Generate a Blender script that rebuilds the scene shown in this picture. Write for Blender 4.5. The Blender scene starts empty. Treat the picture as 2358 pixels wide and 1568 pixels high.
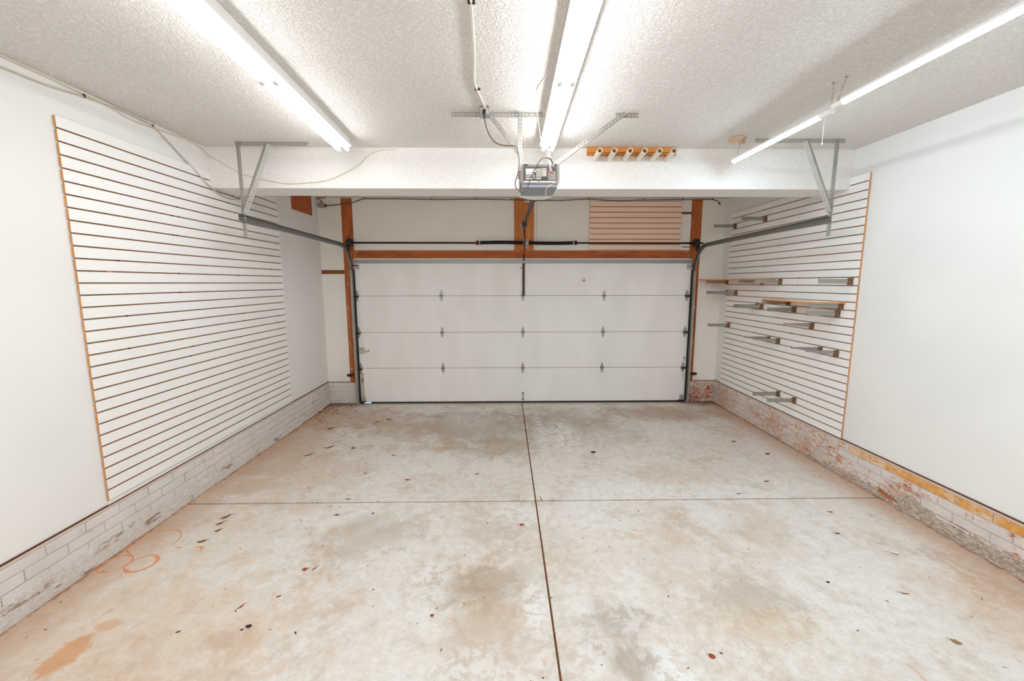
import bpy, bmesh, math, random
from mathutils import Vector, Matrix
random.seed(7)
PI = math.pi
S = bpy.context.scene
COL = S.collection

# ---------------------------------------------------------------- camera
PITCH, YAW, ROLL, CH = .1377, .0162, -.0009, 1.813
Fv = Vector((math.sin(YAW)*math.cos(PITCH), math.cos(YAW)*math.cos(PITCH), -math.sin(PITCH)))
Rv = Fv.cross(Vector((0, 0, 1))).normalized(); Uv = Rv.cross(Fv)
R2 = math.cos(ROLL)*Rv + math.sin(ROLL)*Uv; U2 = -math.sin(ROLL)*Rv + math.cos(ROLL)*Uv
cam = bpy.data.cameras.new('camera'); co = bpy.data.objects.new('camera', cam); COL.objects.link(co)
cam.sensor_fit = 'HORIZONTAL'; cam.sensor_width = 36; cam.lens = 36*961/2358
cam.clip_start = .02; cam.clip_end = 200
M = Matrix((R2, U2, -Fv)).transposed().to_4x4(); M.translation = (0, 0, CH)
co.matrix_world = M
S.camera = co

# ---------------------------------------------------------------- world, exposure
w = bpy.data.worlds.new('world'); S.world = w; w.use_nodes = True
bg = w.node_tree.nodes['Background']; bg.inputs[0].default_value = (.42, .66, 1, 1); bg.inputs[1].default_value = 2.6
S.view_settings.view_transform = 'Standard'; S.view_settings.look = 'None'
S.view_settings.exposure = 0.66; S.view_settings.gamma = 1; S.view_settings.use_curve_mapping = False
S.cycles.use_light_tree = False; S.cycles.max_bounces = 10; S.cycles.diffuse_bounces = 8; S.cycles.adaptive_threshold = .04; S.cycles.glossy_bounces = 4
S.cycles.sample_clamp_indirect = 4
TUBE_L, TUBE_AL, LED_L = 25.0, 15.0, 36.0          # radiance of the fluorescent tubes and of the hanging LED tubes
TUBE_C, LED_C = (.935, .97, .995, 1), (.74, .93, 1.06, 1)

# ---------------------------------------------------------------- room measures (metres)
XL, XR, YD, ZC, YN = -2.677, 3.214, 6.22, 3.017, -2.3
YB0, YB1, ZB = 3.972, 4.312, 2.664
JX, JY = .251, 3.283
P_ = .0762

# ---------------------------------------------------------------- materials
def lin(h):
    h = h.lstrip('#'); c = [int(h[i:i+2], 16)/255 for i in (0, 2, 4)]
    return tuple((v/12.92 if v <= .04045 else ((v+.055)/1.055)**2.4) for v in c) + (1,)
class NT:
    def __init__(s, name, rough=.6, metal=0, spec=.5):
        s.m = bpy.data.materials.new(name); s.m.use_nodes = True; s.t = s.m.node_tree
        s.b = s.t.nodes['Principled BSDF']; s.b.inputs['Roughness'].default_value = rough
        s.b.inputs['Metallic'].default_value = metal
        s.b.inputs['Specular IOR Level'].default_value = spec
        s._p = None
    def pos(s):
        if not s._p: s._p = s.t.nodes.new('ShaderNodeNewGeometry').outputs['Position']
        return s._p
    def obj(s): return s.t.nodes.new('ShaderNodeTexCoord').outputs['Object']
    def set(s, sock, v):
        if isinstance(v, bpy.types.NodeSocket): s.t.links.new(v, sock)
        else: sock.default_value = v
    def mapp(s, v, scale=(1, 1, 1), loc=(0, 0, 0), rot=(0, 0, 0)):
        n = s.t.nodes.new('ShaderNodeMapping'); s.set(n.inputs[0], v)
        n.inputs['Location'].default_value = loc; n.inputs['Rotation'].default_value = rot; n.inputs['Scale'].default_value = scale
        return n.outputs[0]
    def noise(s, v, scale, detail=3, rough=.5, dist=0):
        n = s.t.nodes.new('ShaderNodeTexNoise'); s.set(n.inputs['Vector'], v)
        n.inputs['Scale'].default_value = scale; n.inputs['Detail'].default_value = min(detail, 6)
        n.inputs['Roughness'].default_value = rough; n.inputs['Distortion'].default_value = dist
        return n.outputs[0]
    def vor(s, v, scale, feat='F1'):
        n = s.t.nodes.new('ShaderNodeTexVoronoi'); n.feature = feat; s.set(n.inputs['Vector'], v); n.inputs['Scale'].default_value = scale
        return n.outputs['Distance']
    def mr(s, v, a, b, c=0., d=1., smooth=True):
        n = s.t.nodes.new('ShaderNodeMapRange'); n.interpolation_type = 'SMOOTHSTEP' if smooth else 'LINEAR'
        s.set(n.inputs[0], v)
        for i, x in enumerate((a, b, c, d)): n.inputs[i+1].default_value = x
        return n.outputs[0]
    def math(s, op, a, b=0., c=0.):
        n = s.t.nodes.new('ShaderNodeMath'); n.operation = op; s.set(n.inputs[0], a); s.set(n.inputs[1], b); s.set(n.inputs[2], c)
        return n.outputs[0]
    def mix(s, f, a, b, mode='MIX'):
        n = s.t.nodes.new('ShaderNodeMix'); n.data_type = 'RGBA'; n.blend_type = mode
        s.set(n.inputs[0], f); s.set(n.inputs[6], a); s.set(n.inputs[7], b); return n.outputs[2]
    def sep(s, v):
        n = s.t.nodes.new('ShaderNodeSeparateXYZ'); s.set(n.inputs[0], v); return n.outputs
    def col(s, c): s.set(s.b.inputs['Base Color'], c); return s
    def bump(s, h, dist=.01, strength=1.):
        n = s.t.nodes.new('ShaderNodeBump'); n.inputs['Distance'].default_value = dist; n.inputs['Strength'].default_value = strength
        s.set(n.inputs['Height'], h); s.t.links.new(n.outputs[0], s.b.inputs['Normal']); return s
def plain(name, hexc, rough=.6, metal=0, spec=.5, var=0.0, scale=20):
    n = NT(name, rough, metal, spec); c = lin(hexc)
    if var:
        d = tuple(x*(1-var) for x in c[:3])+(1,)
        n.col(n.mix(n.noise(n.pos(), scale, 4), d, c))
    else: n.col(c)
    return n.m
def wallpaint(name, hexc, speck=.985):
    n = NT(name, .75, 0, .3); c = lin(hexc); p = n.pos()
    q = n.noise(p, 1.3, 1)
    c2 = n.mix(n.mr(q, .35, .7), c, tuple(x*.955 for x in c[:3])+(1,))
    sp = n.math('MULTIPLY', n.mr(n.vor(p, 1.9), .035, .012), n.mr(q, .45, .55))
    c3 = n.mix(n.math('MULTIPLY', sp, .55), c2, lin('#8a6a50'))
    n.col(c3).bump(n.noise(p, 60, 2), .002, .25)
    return n.m
WALL = wallpaint('white_wall_paint', '#f0efed')
WALLB = wallpaint('white_back_wall_paint', '#f8f3ec')
def popcorn(name, hexc, depth, lump, dk):
    n = NT(name, .85, 0, .2); p = n.pos(); c = lin(hexc)
    h = n.math('ADD', n.mr(n.noise(p, 62, 3, .55, .9), .38, .66), n.math('MULTIPLY', n.noise(p, 170, 0), .35))
    q = n.noise(p, 1.1, 1)
    c2 = n.mix(n.mr(q, .3, .7), c, tuple(x*.95 for x in c[:3])+(1,))
    # reddish brown specks and old stain marks
    sp = n.math('MULTIPLY', n.mr(n.vor(p, 2.1), .05, .02), n.mr(q, .52, .60))
    c3 = n.mix(n.math('MULTIPLY', sp, .5), c2, lin('#a5805c'))
    n.col(n.mix(n.mr(h, .15, 1.15), n.mix(dk, c3, lin('#a08c7a')), n.mix(.35, c3, lin('#ffffff')))).bump(h, depth, lump)
    return n.m
CEIL = popcorn('sprayed_ceiling_texture', '#f3ede7', .012, .62, .10)
BEAM = popcorn('sprayed_beam_texture', '#f4f1ed', .006, .30, .03)
PATCH = plain('smooth_ceiling_patch', '#e4dcd5', .8, var=.04, scale=12)

def slatmat(name, hexc, edge):
    n = NT(name, .45, 0, .4); p = n.pos(); c = lin(hexc)
    # moulded faces of the board that carry no paint film (top, bottom and end faces) show the fibreboard
    g = n.t.nodes.new('ShaderNodeNewGeometry'); nm = n.sep(g.outputs['True Normal'])
    e = n.math('GREATER_THAN', n.math('ABSOLUTE', nm['Z']), .5)
    c2 = n.mix(n.mr(n.noise(p, 1.5, 3), .3, .7), c, tuple(x*.97 for x in c[:3])+(1,))
    n.col(n.mix(e, c2, lin(edge))); return n.m
SLAT = slatmat('white_melamine_board', '#f9f7f5', '#b48a6c')
PINK = slatmat('salmon_melamine_board', '#ffdac4', '#8e4a26')
def grain(name, dark, light, axis=0, rough=.55, sc=1.0, knots=True, f=1.):
    n = NT(name, rough, 0, .35); p = n.pos()
    scl = [14, 14, 14]; scl[axis] = 1.2
    v = n.mapp(p, tuple(x*sc for x in scl))
    g = n.mr(n.noise(v, 2.2, 8, .62, 1.2), .3, .72)
    c = n.mix(g, lin(dark), lin(light))
    if knots:
        kv = [1, 1, 1]; kv[axis] = .55
        k = n.mr(n.vor(n.mapp(p, tuple(kv)), 5.5), .11, .05)
        k = n.math('MULTIPLY', k, n.mr(n.noise(p, 3.1, 1), .5, .56))
        c = n.mix(n.math('MULTIPLY', k, .8), c, lin('#4a1c08'))
    n.col(c).bump(n.noise(v, 4, 5), .001, .3); return n.m
POSTW = grain('stained_post_wood', '#94431d', '#c67238', 2)
HEADW = grain('stained_header_wood', '#96421c', '#c06530', 0)
MIDW = grain('orange_fir_board', '#b0602a', '#d88d4e', 2)
PLY = grain('brown_plywood', '#9e4a22', '#bd6834', 2, knots=False)
BOARDW = grain('raw_pine_strip', '#7c4a1e', '#96602c', 0, knots=False)
PINEW = grain('orange_pine_rail', '#c47a35', '#dd9c58', 0, knots=False)
MDFE = grain('raw_orange_fibreboard', '#c9803c', '#e2a05a', 2, knots=False)
BACK = plain('brown_fibreboard_backing', '#c4a086', .8, var=.2)
SHELFT = plain('white_shelf_face', '#e9e3da', .45)
GALV = NT('galvanised_steel', .42, .75); _p = GALV.pos()
GALV.col(GALV.mix(GALV.mr(GALV.vor(_p, 60), .2, .8), lin('#a9a9a4'), lin('#cfd0cc'))); GALV = GALV.m
GALVB = plain('dull_galvanised_steel', '#b0aea8', .45, .55, var=.15, scale=40)
TRACK = plain('grey_track_steel', '#8d8f8b', .38, .7, var=.2, scale=15)
STRUTM = plain('painted_strut_steel', '#a9a8a2', .35, .45)
BRK = plain('satin_bracket_steel', '#a8a6a0', .34, .6, var=.1, scale=30)
BRKD = plain('reflection_brown_foot', '#85603f', .45, .45, var=.25, scale=60)  # brown paints a reflection onto the steel foot
BRONZE = plain('bronze_coated_steel', '#4a3320', .5, .5, var=.2)
BLACK = plain('black_coated_steel', '#16130f', .45, .2)
BLACKP = plain('black_plastic', '#141413', .4)
RUBBER = plain('black_rubber', '#0d0d0c', .7)
SHAFT = plain('dark_brown_shaft', '#2c120a', .4, .4)
REDM = plain('red_painted_metal', '#7c1c12', .5)
REDP = plain('bright_red_plastic', '#d01c26', .4)
PINKR = plain('faded_red_rope', '#cf7468', .8)
WPLAST = plain('white_plastic', '#f0eeea', .4)
LAMPW = plain('white_lamp_enamel', '#f2f1f0', .35)
WCABLE = plain('white_cable_jacket', '#e3dacb', .5)
GCABLE = plain('grey_cable_jacket', '#cdc3b6', .5)
BCABLE = plain('brown_cable_jacket', '#6d5a48', .5)
YCABLE = plain('yellowed_thin_wire', '#e0c48e', .5)
CORDB = plain('brown_power_cord', '#5c4632', .45)
DOORP = NT('off_white_door_paint', .5, 0, .4); _p = DOORP.pos()
DOORP.col(DOORP.mix(DOORP.mr(DOORP.noise(DOORP.mapp(_p, (3, 1, 1)), 1.2, 4), .3, .75), lin('#f7f6f4'), lin('#f1f0ed'))).bump(DOORP.noise(DOORP.mapp(_p, (60, 60, 3)), 3, 3), .0012, .25)
DOORP = DOORP.m
HINGE = plain('zinc_hinge_plate', '#b3b1aa', .38, .6, var=.12, scale=80)
PVC = plain('ivory_pvc', '#ece2d0', .35)
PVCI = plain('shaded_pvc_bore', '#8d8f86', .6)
GREYP = plain('taupe_grey_plastic', '#7a716b', .5)
GREYD = plain('dark_grey_plastic', '#3a3531', .5)
SLATE = plain('slate_blue_plastic', '#868b97', .45)
LBLUE = plain('pale_blue_side', '#9dbccb', .4)
LENS = plain('white_lens', '#f3efea', .3)
LABW = plain('white_label', '#e6e2dd', .5)
LABG = plain('grey_label', '#a49a90', .5)
LABK = plain('dark_label', '#241d19', .5)
ORNG = plain('orange_label', '#e2672c', .5)
LABT = plain('faded_tan_label', '#cfc0ae', .6)
BLUE = plain('blue_print', '#7fa3cf', .5)
YEL = plain('yellow_button', '#dcc36a', .5)
DARKW = plain('dark_gap_board', '#6b3820', .8, var=.4, scale=14)
MORTAR = NT('painted_mortar', .85, 0, .2); _p = MORTAR.pos()
MORTAR.col(MORTAR.mix(MORTAR.mr(MORTAR.noise(_p, 14, 5), .5, .68), lin('#d8d1ca'), lin('#bcab9b'))).bump(MORTAR.noise(_p, 60, 4), .003, .5); MORTAR = MORTAR.m
LEDGE = plain('pale_mortar_ledge', '#d8c8ba', .85, var=.12, scale=8)
def brickmat(name, paint, under, lo, hi, under2=None, sc=16):
    n = NT(name, .85, 0, .2); p = n.pos()
    v = n.mapp(p, (1, .55, 1.2))
    f = n.mr(n.math('ADD', n.math('MULTIPLY', n.noise(v, sc, 9, .72, .5), .65), n.math('MULTIPLY', n.noise(p, 2.6, 2), .42)), lo, hi)
    pc = n.mix(n.mr(n.noise(p, 5, 4), .35, .7), lin(paint), tuple(x*.9 for x in lin(paint)[:3])+(1,))
    uc = n.mix(n.mr(n.noise(p, 22, 4), .35, .65), lin(under), lin(under2 or under))
    n.col(n.mix(f, pc, uc)).bump(n.math('ADD', n.noise(p, 70, 5), n.math('MULTIPLY', f, -.6)), .003, .55); return n.m
BR_L = brickmat('white_painted_brick', '#dfdad6', '#c09c80', .60, .78, '#a8917f', 9)
BR_R = brickmat('whitewashed_brick', '#ddd2cb', '#bb8468', .50, .63, '#cdb09e', 34)
BR_RN = brickmat('flaking_whitewashed_brick', '#e1d8d2', '#b96238', .52, .62, '#cd9473', 26)
BR_B = brickmat('red_brick_with_flaking_paint', '#d8ccc2', '#9a4626', .48, .60, '#b06a48', 26)
BR_O = brickmat('ochre_brick', '#e9d3bb', '#dfa45e', .38, .56, '#cf9149', 24)
def footmat(name, a, b, c, lo, hi):
    n = NT(name, .9, 0, .3); p = n.pos(); v = n.mapp(p, (1, .35, 1.3))
    f = n.mr(n.noise(v, 75, 8, .78, .5), .44, .58)
    g = n.mr(n.noise(v, 11, 6, .7), lo, hi)
    n.col(n.mix(g, n.mix(f, lin(a), lin(b)), lin(c))).bump(n.noise(v, 80, 6, .7), .004, .7); return n.m
FOOT_R = footmat('grey_stained_rough_concrete', '#9a8a7d', '#cfc4b8', '#a5633a', .54, .64)
FOOT_L = footmat('white_painted_rough_concrete', '#cbc3bb', '#e0dcd9', '#97826f', .53, .62)

# ---------------------------------------------------------------- concrete floor
def floor_mat():
    n = NT('stained_concrete', .62, 0, .35); p = n.pos(); xyz = n.sep(p)
    wn = n.noise(p, 4.2, 9, .74, .5); fine = n.noise(p, 17, 8, .7); mid = n.noise(p, 6, 8, .68, .3)
    c = n.mix(n.mr(n.noise(p, .55, 4, .6), .38, .62), lin('#dedad3'), lin('#d4cabe'))
    c = n.mix(n.math('MULTIPLY', n.mr(n.noise(n.mapp(p, loc=(5, 2, 0)), 1.5, 9, .68, .5), .50, .68), .60), c, lin('#bba48c'))
    c = n.mix(n.math('MULTIPLY', n.mr(n.noise(n.mapp(p, loc=(9, 4, 0)), 2.6, 9, .7, .8), .55, .66), .62), c, lin('#e0dfdc'))
    c = n.mix(n.math('MULTIPLY', n.mr(fine, .46, .60), .42), c, lin('#ecebe9'))
    c = n.mix(n.math('MULTIPLY', n.mr(mid, .50, .66), .42), c, lin('#bfae9c'))
    c = n.mix(n.math('MULTIPLY', n.mr(n.noise(n.mapp(p, loc=(3, 3, 0)), 55, 6, .75), .54, .68), .40), c, lin('#a58d76'))
    c = n.mix(n.math('MULTIPLY', n.mr(n.noise(n.mapp(p, loc=(1, 8, 0)), 32, 6, .7), .57, .70), .34), c, lin('#b0957c'))
    def blob(cx, cy, rx, ry, rot=0, amt=.75, a=1.25, b=.35):
        v = n.mapp(p, (1/rx, 1/ry, 0), (0, 0, 0), (0, 0, 0))
        n2 = n.t.nodes.new('ShaderNodeVectorMath'); n2.operation = 'SUBTRACT'; n.t.links.new(v, n2.inputs[0]); n2.inputs[1].default_value = (cx/rx, cy/ry, 0)
        n3 = n.t.nodes.new('ShaderNodeVectorRotate'); n.t.links.new(n2.outputs[0], n3.inputs['Vector']); n3.inputs['Angle'].default_value = rot
        n4 = n.t.nodes.new('ShaderNodeVectorMath'); n4.operation = 'LENGTH'; n.t.links.new(n3.outputs[0], n4.inputs[0])
        d = n.math('ADD', n4.outputs['Value'], n.math('MULTIPLY', n.math('SUBTRACT', wn, .5), amt*4))
        return n.mr(d, a, b)
    def put(c, f, k, hexc): return n.mix(n.math('MULTIPLY', f, k), c, lin(hexc))
    # old car and damp marks: centre, radii, strength, colour
    for (cx, cy, rx, ry, k, h) in (
        (-.15, 2.30, .36, .20, .60, '#9f8c76'), (-.08, 1.92, .30, .34, .55, '#b89f83'), (-.10, 2.92, .34, .26, .38, '#b3a08e'),
        (.60, 2.02, .24, .17, .60, '#9c8b7a'), (.64, 1.76, .17, .15, .62, '#978777'), (1.47, 2.20, .30, .26, .58, '#a8957f'),
        (1.42, 1.98, .34, .14, .35, '#c4a273'), (-.95, 2.80, .42, .30, .46, '#a89782'), (-1.46, 1.93, .16, .12, .50, '#a9825c'),
        (-.35, 5.1, 1.1, .75, .62, '#a4937e'), (-1.25, 5.15, .8, .45, .42, '#b09a82'), (-.05, 4.45, .6, .3, .45, '#a5957f'),
        (.75, 5.35, .85, .5, .55, '#a08f7a'), (1.15, 4.75, .5, .55, .45, '#a9957f'), (2.2, 5.6, 1.0, .35, .55, '#a2896d'),
        (-2.1, 5.5, .9, .5, .55, '#ae8e70'), (-2.3, 4.3, .4, 1.1, .45, '#bb9f82'), (-1.95, 3.8, .6, .7, .35, '#bfa68b'),
        (1.05, 2.75, .28, .22, .30, '#c2a06f'), (1.9, 2.9, .25, .4, .32, '#bd9a76'), (.95, 2.6, .8, .5, .25, '#c3b09a'),
        (-1.9, 1.9, .9, .6, .42, '#d0b496'), (-2.2, 2.7, .7, .7, .30, '#ccb397'), (2.75, 1.95, .35, .5, .35, '#c9a27a'), (1.6, 3.7, .5, .3, .28, '#bfa384')):
        c = put(c, blob(cx, cy, rx, ry), k, h)
    # white mineral bloom and worn paint patches
    flake = n.mr(n.noise(p, 15, 9, .75, .4), .46, .53)
    for (cx, cy, rx, ry, k) in ((.80, 1.72, .17, .20, .95), (.72, 2.15, .22, .38, .55), (.16, 2.10, .09, .30, .9), (.42, 2.0, .10, .45, .6),
        (.70, 4.85, .22, .62, .75), (.42, 4.9, .10, .8, .6), (1.15, 4.62, .28, .5, .5), (-.45, 5.3, .35, .35, .4), (-.45, 2.35, .16, .2, .7), (-.75, 2.62, .25, .16, .5),
        (.05, 3.08, .3, .2, .7), (2.1, 4.9, .5, .35, .5), (1.2, 3.45, 1.2, .18, .5), (.75, 2.9, .45, .5, .5), (1.9, 2.0, .6, .5, .35), (-.1, 1.65, .45, .25, .7), (1.1, 5.6, .3, .2, .5)):
        f = blob(cx, cy, rx, ry, 0, .5, 1.25, .35)
        c = put(c, n.math('MULTIPLY', f, n.math('ADD', n.math('MULTIPLY', flake, .8), .2)), k, '#e9e9e7')
    # orange brown dirt brought in along the walls and by the door
    dl = n.math('SUBTRACT', xyz['X'], XL); dr = n.math('SUBTRACT', XR, xyz['X'])
    for d, k in ((dl, .62), (dr, .60)):
        dd = n.math('ADD', d, n.math('MULTIPLY', n.math('SUBTRACT', mid, .5), .45))
        c = put(c, n.mr(dd, .42, .02), k, '#b98a62')
        c = put(c, n.mr(n.math('ADD', d, n.math('MULTIPLY', n.math('SUBTRACT', fine, .5), .12)), .075, .03), .85, '#8a4f25')
    dy = n.math('ADD', n.math('SUBTRACT', YD, xyz['Y']), n.math('MULTIPLY', n.math('SUBTRACT', mid, .5), .35))
    side = n.math('MAXIMUM', n.mr(xyz['X'], -1.9, -2.35), n.mr(xyz['X'], 2.55, 2.85))
    c = put(c, n.math('MULTIPLY', n.mr(dy, .32, .05), side), .85, '#6f401f')
    c = put(c, n.mr(n.math('ADD', n.math('SUBTRACT', YD, xyz['Y']), n.math('MULTIPLY', n.math('SUBTRACT', fine, .5), .1)), .16, .07), .55, '#8f7860')
    # brown mark at the lower left, two small ones, orange flecks
    for (cx, cy, rx, ry, rot, k, h) in ((-2.17, 1.86, .085, .12, .5, .75, '#c88f58'), (-2.13, 2.04, .06, .04, 0, .65, '#cda37c'), (-1.88, 1.93, .03, .05, 0, .3, '#c49a74')):
        c = put(c, blob(cx, cy, rx, ry, rot, .55, 1.1, .7), k, h)
    st = n.noise(n.mapp(p, (2, .9, 1), rot=(0, 0, .7)), 7, 6, .65)
    c = put(c, n.math('MULTIPLY', n.mr(st, .60, .69), n.mr(n.noise(p, .9, 2), .46, .60)), .55, '#c8935f')
    # rust rings left by paint cans
    def ring(cx, cy, r, wd, k, a0=None, a1=None):
        n2 = n.t.nodes.new('ShaderNodeVectorMath'); n2.operation = 'SUBTRACT'; n.t.links.new(n.mapp(p, (1, 1, 0)), n2.inputs[0]); n2.inputs[1].default_value = (cx, cy, 0)
        n4 = n.t.nodes.new('ShaderNodeVectorMath'); n4.operation = 'LENGTH'; n.t.links.new(n2.outputs[0], n4.inputs[0])
        d = n.math('ABSOLUTE', n.math('SUBTRACT', n4.outputs['Value'], r))
        f = n.mr(d, wd, wd*.3)
        if a0 is not None:
            q = n.sep(n2.outputs[0]); an = n.math('ARCTAN2', q['Y'], q['X'])
            f = n.math('MULTIPLY', f, n.math('MULTIPLY', n.mr(an, a0, a0+.2), n.mr(an, a1, a1-.2)))
        f = n.math('MULTIPLY', f, n.mr(n.noise(p, 9, 5, .6), .30, .45, .6, 1))
        return put(c, f, k, '#d87a26')
    c = ring(-2.549, 2.539, .0865, .006, .95)
    c = ring(-2.377, 2.538, .0855, .007, .9)
    c = ring(-2.372, 2.534, .074, .012, .55, -2.6, 1.6)
    c = ring(-2.480, 2.768, .146, .006, .85, -.35, 3.1)
    c = ring(-2.480, 2.768, .146, .0065, .9, -3.2, -1.9)
    c = ring(-2.398, 2.845, .078, .004, .6, -3.0, -.9)
    c = put(c, blob(-2.265, 2.700, .028, .006, 0, .06, 1.1, .8), .85, '#d87a26')
    c = put(c, blob(-2.125, 2.705, .034, .007, 0, .06, 1.1, .8), .85, '#d87a26')
    c = put(c, blob(-2.098, 2.690, .007, .018, 0, .06, 1.1, .8), .85, '#d87a26')
    n.col(c)
    n.bump(fine, .0025, .4)
    return n.m
FLOOR = floor_mat()
FILL = plain('brown_joint_dirt', '#7a4c2c', .9, var=.4, scale=12)

# ---------------------------------------------------------------- mesh helpers
ORG = {}
class MB:
    def __init__(s): s.v = []; s.f = []; s.mi = []; s.sm = []; s.cur = 0; s.smooth = False
    def add(s, vs, fs):
        o = len(s.v); s.v += [Vector(q) for q in vs]
        for f in fs: s.f.append([i+o for i in f]); s.mi.append(s.cur); s.sm.append(s.smooth)
        return s
    def mat(s, i): s.cur = i; return s
    def box(s, x0, x1, y0, y1, z0, z1):
        s.add([(x, y, z) for x in (x0, x1) for y in (y0, y1) for z in (z0, z1)],
              [(0, 1, 3, 2), (4, 6, 7, 5), (0, 4, 5, 1), (2, 3, 7, 6), (0, 2, 6, 4), (1, 5, 7, 3)]); return s
    def prism(s, poly, fn, a, b):
        """poly: 2-D outline; fn(u, v, t) gives the 3-D point; t runs a..b"""
        k = len(poly)
        s.add([fn(u, v, a) for u, v in poly]+[fn(u, v, b) for u, v in poly],
              [tuple(range(k))[::-1], tuple(range(k, 2*k))]+[(i, (i+1) % k, (i+1) % k+k, i+k) for i in range(k)]); return s
    def tube(s, pts, r, k=8, cap=True, sm=True):
        pts = [Vector(p) for p in pts]; n = len(pts); rs = r if isinstance(r, (list, tuple)) else [r]*n
        s.smooth = sm; up = None; vs = []
        for i, p in enumerate(pts):
            t = (pts[min(i+1, n-1)]-pts[max(i-1, 0)]).normalized()
            if up is None: up = t.orthogonal().normalized()
            up = (up-t*up.dot(t)).normalized() if (up-t*up.dot(t)).length > 1e-5 else t.orthogonal().normalized()
            sd = t.cross(up)
            for j in range(k): a = 2*PI*j/k; vs.append(p+(up*math.cos(a)+sd*math.sin(a))*rs[i])
        fs = [(i*k+j, i*k+(j+1) % k, (i+1)*k+(j+1) % k, (i+1)*k+j) for i in range(n-1) for j in range(k)]
        s.add(vs, fs); o = len(s.v)-n*k; s.smooth = False
        if cap: s.f += [[o+j for j in range(k)][::-1], [o+(n-1)*k+j for j in range(k)]]; s.mi += [s.cur]*2; s.sm += [False]*2
        return s
    def pipe(s, p0, p1, r, ri, k=16):
        p0, p1 = Vector(p0), Vector(p1); t = (p1-p0).normalized(); u = t.orthogonal().normalized(); w_ = t.cross(u); vs = []
        for p, q in ((p0, r), (p1, r), (p1, ri), (p0, ri)):
            for j in range(k): a = 2*PI*j/k; vs.append(p+(u*math.cos(a)+w_*math.sin(a))*q)
        s.smooth = True
        for m in range(4): s.add([vs[m*k+j] for j in range(k)]+[vs[((m+1) % 4)*k+j] for j in range(k)], [(j, (j+1) % k, (j+1) % k+k, j+k) for j in range(k)])
        s.smooth = False; return s
    def sweep(s, prof, path, ax=Vector((1, 0, 0))):
        path = [Vector(p) for p in path]; k = len(prof); n = len(path); vs = []
        for i, p in enumerate(path):
            t = (path[min(i+1, n-1)]-path[max(i-1, 0)]).normalized(); b = t.cross(ax).normalized()
            for u, v in prof: vs.append(p+ax*u+b*v)
        s.add(vs, [(i*k+j, i*k+(j+1) % k, (i+1)*k+(j+1) % k, (i+1)*k+j) for i in range(n-1) for j in range(k)]+[tuple(range(k))[::-1], tuple((n-1)*k+j for j in range(k))]); return s
    def perf(s, P, d, w_, L, W, pitch=.0254, r=.0062, t=.002, off=.5, slot=1.0):
        """flat leg L x W with round holes; P corner, d along, w_ across"""
        P, d, w_ = Vector(P), Vector(d).normalized(), Vector(w_).normalized(); w_ = (w_-d*w_.dot(d)).normalized(); nn = d.cross(w_)
        c = max(1, round(L/pitch)); p = L/c; k = 8
        for i in range(c):
            m = P+d*(p*(i+.5))+w_*(W*off); o = []; h = []
            for j in range(k):
                a = 2*PI*(j+.5)/k; h.append(m+d*math.cos(a)*r*slot+w_*math.sin(a)*r)
            q = lambda a, b: P+d*(p*(i+a))+w_*(W*b)
            o = [q(1, off+.5*(1-off)), q(.5+.2, 1), q(.5-.2, 1), q(0, off+.5*(1-off)), q(0, off*.5), q(.3, 0), q(.7, 0), q(1, off*.5)]
            cor = {0: q(1, 1), 2: q(0, 1), 4: q(0, 0), 6: q(1, 0)}
            F = []; vs = []
            for side in (0, 1):
                b0 = len(vs); vs += [x+nn*t*side for x in o+h+[cor[0], cor[2], cor[4], cor[6]]]
                for j in range(8):
                    j2 = (j+1) % 8; f = [b0+j, b0+j2, b0+8+j2, b0+8+j]
                    if j % 2 == 0: f = [b0+j, b0+16+j//2, b0+j2, b0+8+j2, b0+8+j]
                    F.append(f if side else f[::-1])
            for j in range(8): F.append([8+j, 8+(j+1) % 8, 28+(j+1) % 8, 28+j])
            s.add(vs, F)
        a, b = P, P+d*L
        for q0, q1 in ((a, b), (a+w_*W, b+w_*W), (a, a+w_*W), (b, b+w_*W)): s.add([q0, q1, q1+nn*t, q0+nn*t], [(0, 1, 2, 3)])
        return s
    def build(s, name, mat, parent=None, label=None, cat=None, group=None, kind=None, at=None, bevel=0):
        me = bpy.data.meshes.new(name)
        if parent is not None: o0 = ORG[parent]; loc = None
        else:
            if at is None:
                lo = [min(v[i] for v in s.v) for i in range(3)]; hi = [max(v[i] for v in s.v) for i in range(3)]
                at = ((lo[0]+hi[0])/2, (lo[1]+hi[1])/2, lo[2])
            o0 = Vector(at)
        me.from_pydata([tuple(v-o0) for v in s.v], [], s.f)
        ms = mat if isinstance(mat, (list, tuple)) else [mat]
        for m in ms: me.materials.append(m)
        me.polygons.foreach_set('material_index', s.mi); me.polygons.foreach_set('use_smooth', s.sm)
        bm = bmesh.new(); bm.from_mesh(me)
        bmesh.ops.recalc_face_normals(bm, faces=bm.faces)
        if bevel: bmesh.ops.bevel(bm, geom=bm.edges[:], offset=bevel, segments=1, affect='EDGES', clamp_overlap=True)
        bm.to_mesh(me); bm.free(); me.update()
        o = bpy.data.objects.new(name, me); COL.objects.link(o)
        if parent is not None: o.parent = parent
        else: o.location = o0
        ORG[o] = o0.copy(); tag(o, label, cat, group, kind); return o
def tag(o, label=None, cat=None, group=None, kind=None):
    if label: o['label'] = label
    if cat: o['category'] = cat
    if group: o['group'] = group
    if kind: o['kind'] = kind
def root(name, loc, label, cat, group=None, kind=None):
    o = bpy.data.objects.new(name, None); COL.objects.link(o); o.location = loc; o.empty_display_size = .05
    ORG[o] = Vector(loc); tag(o, label, cat, group, kind); return o
def box(*a): return MB().box(*a)
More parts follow.
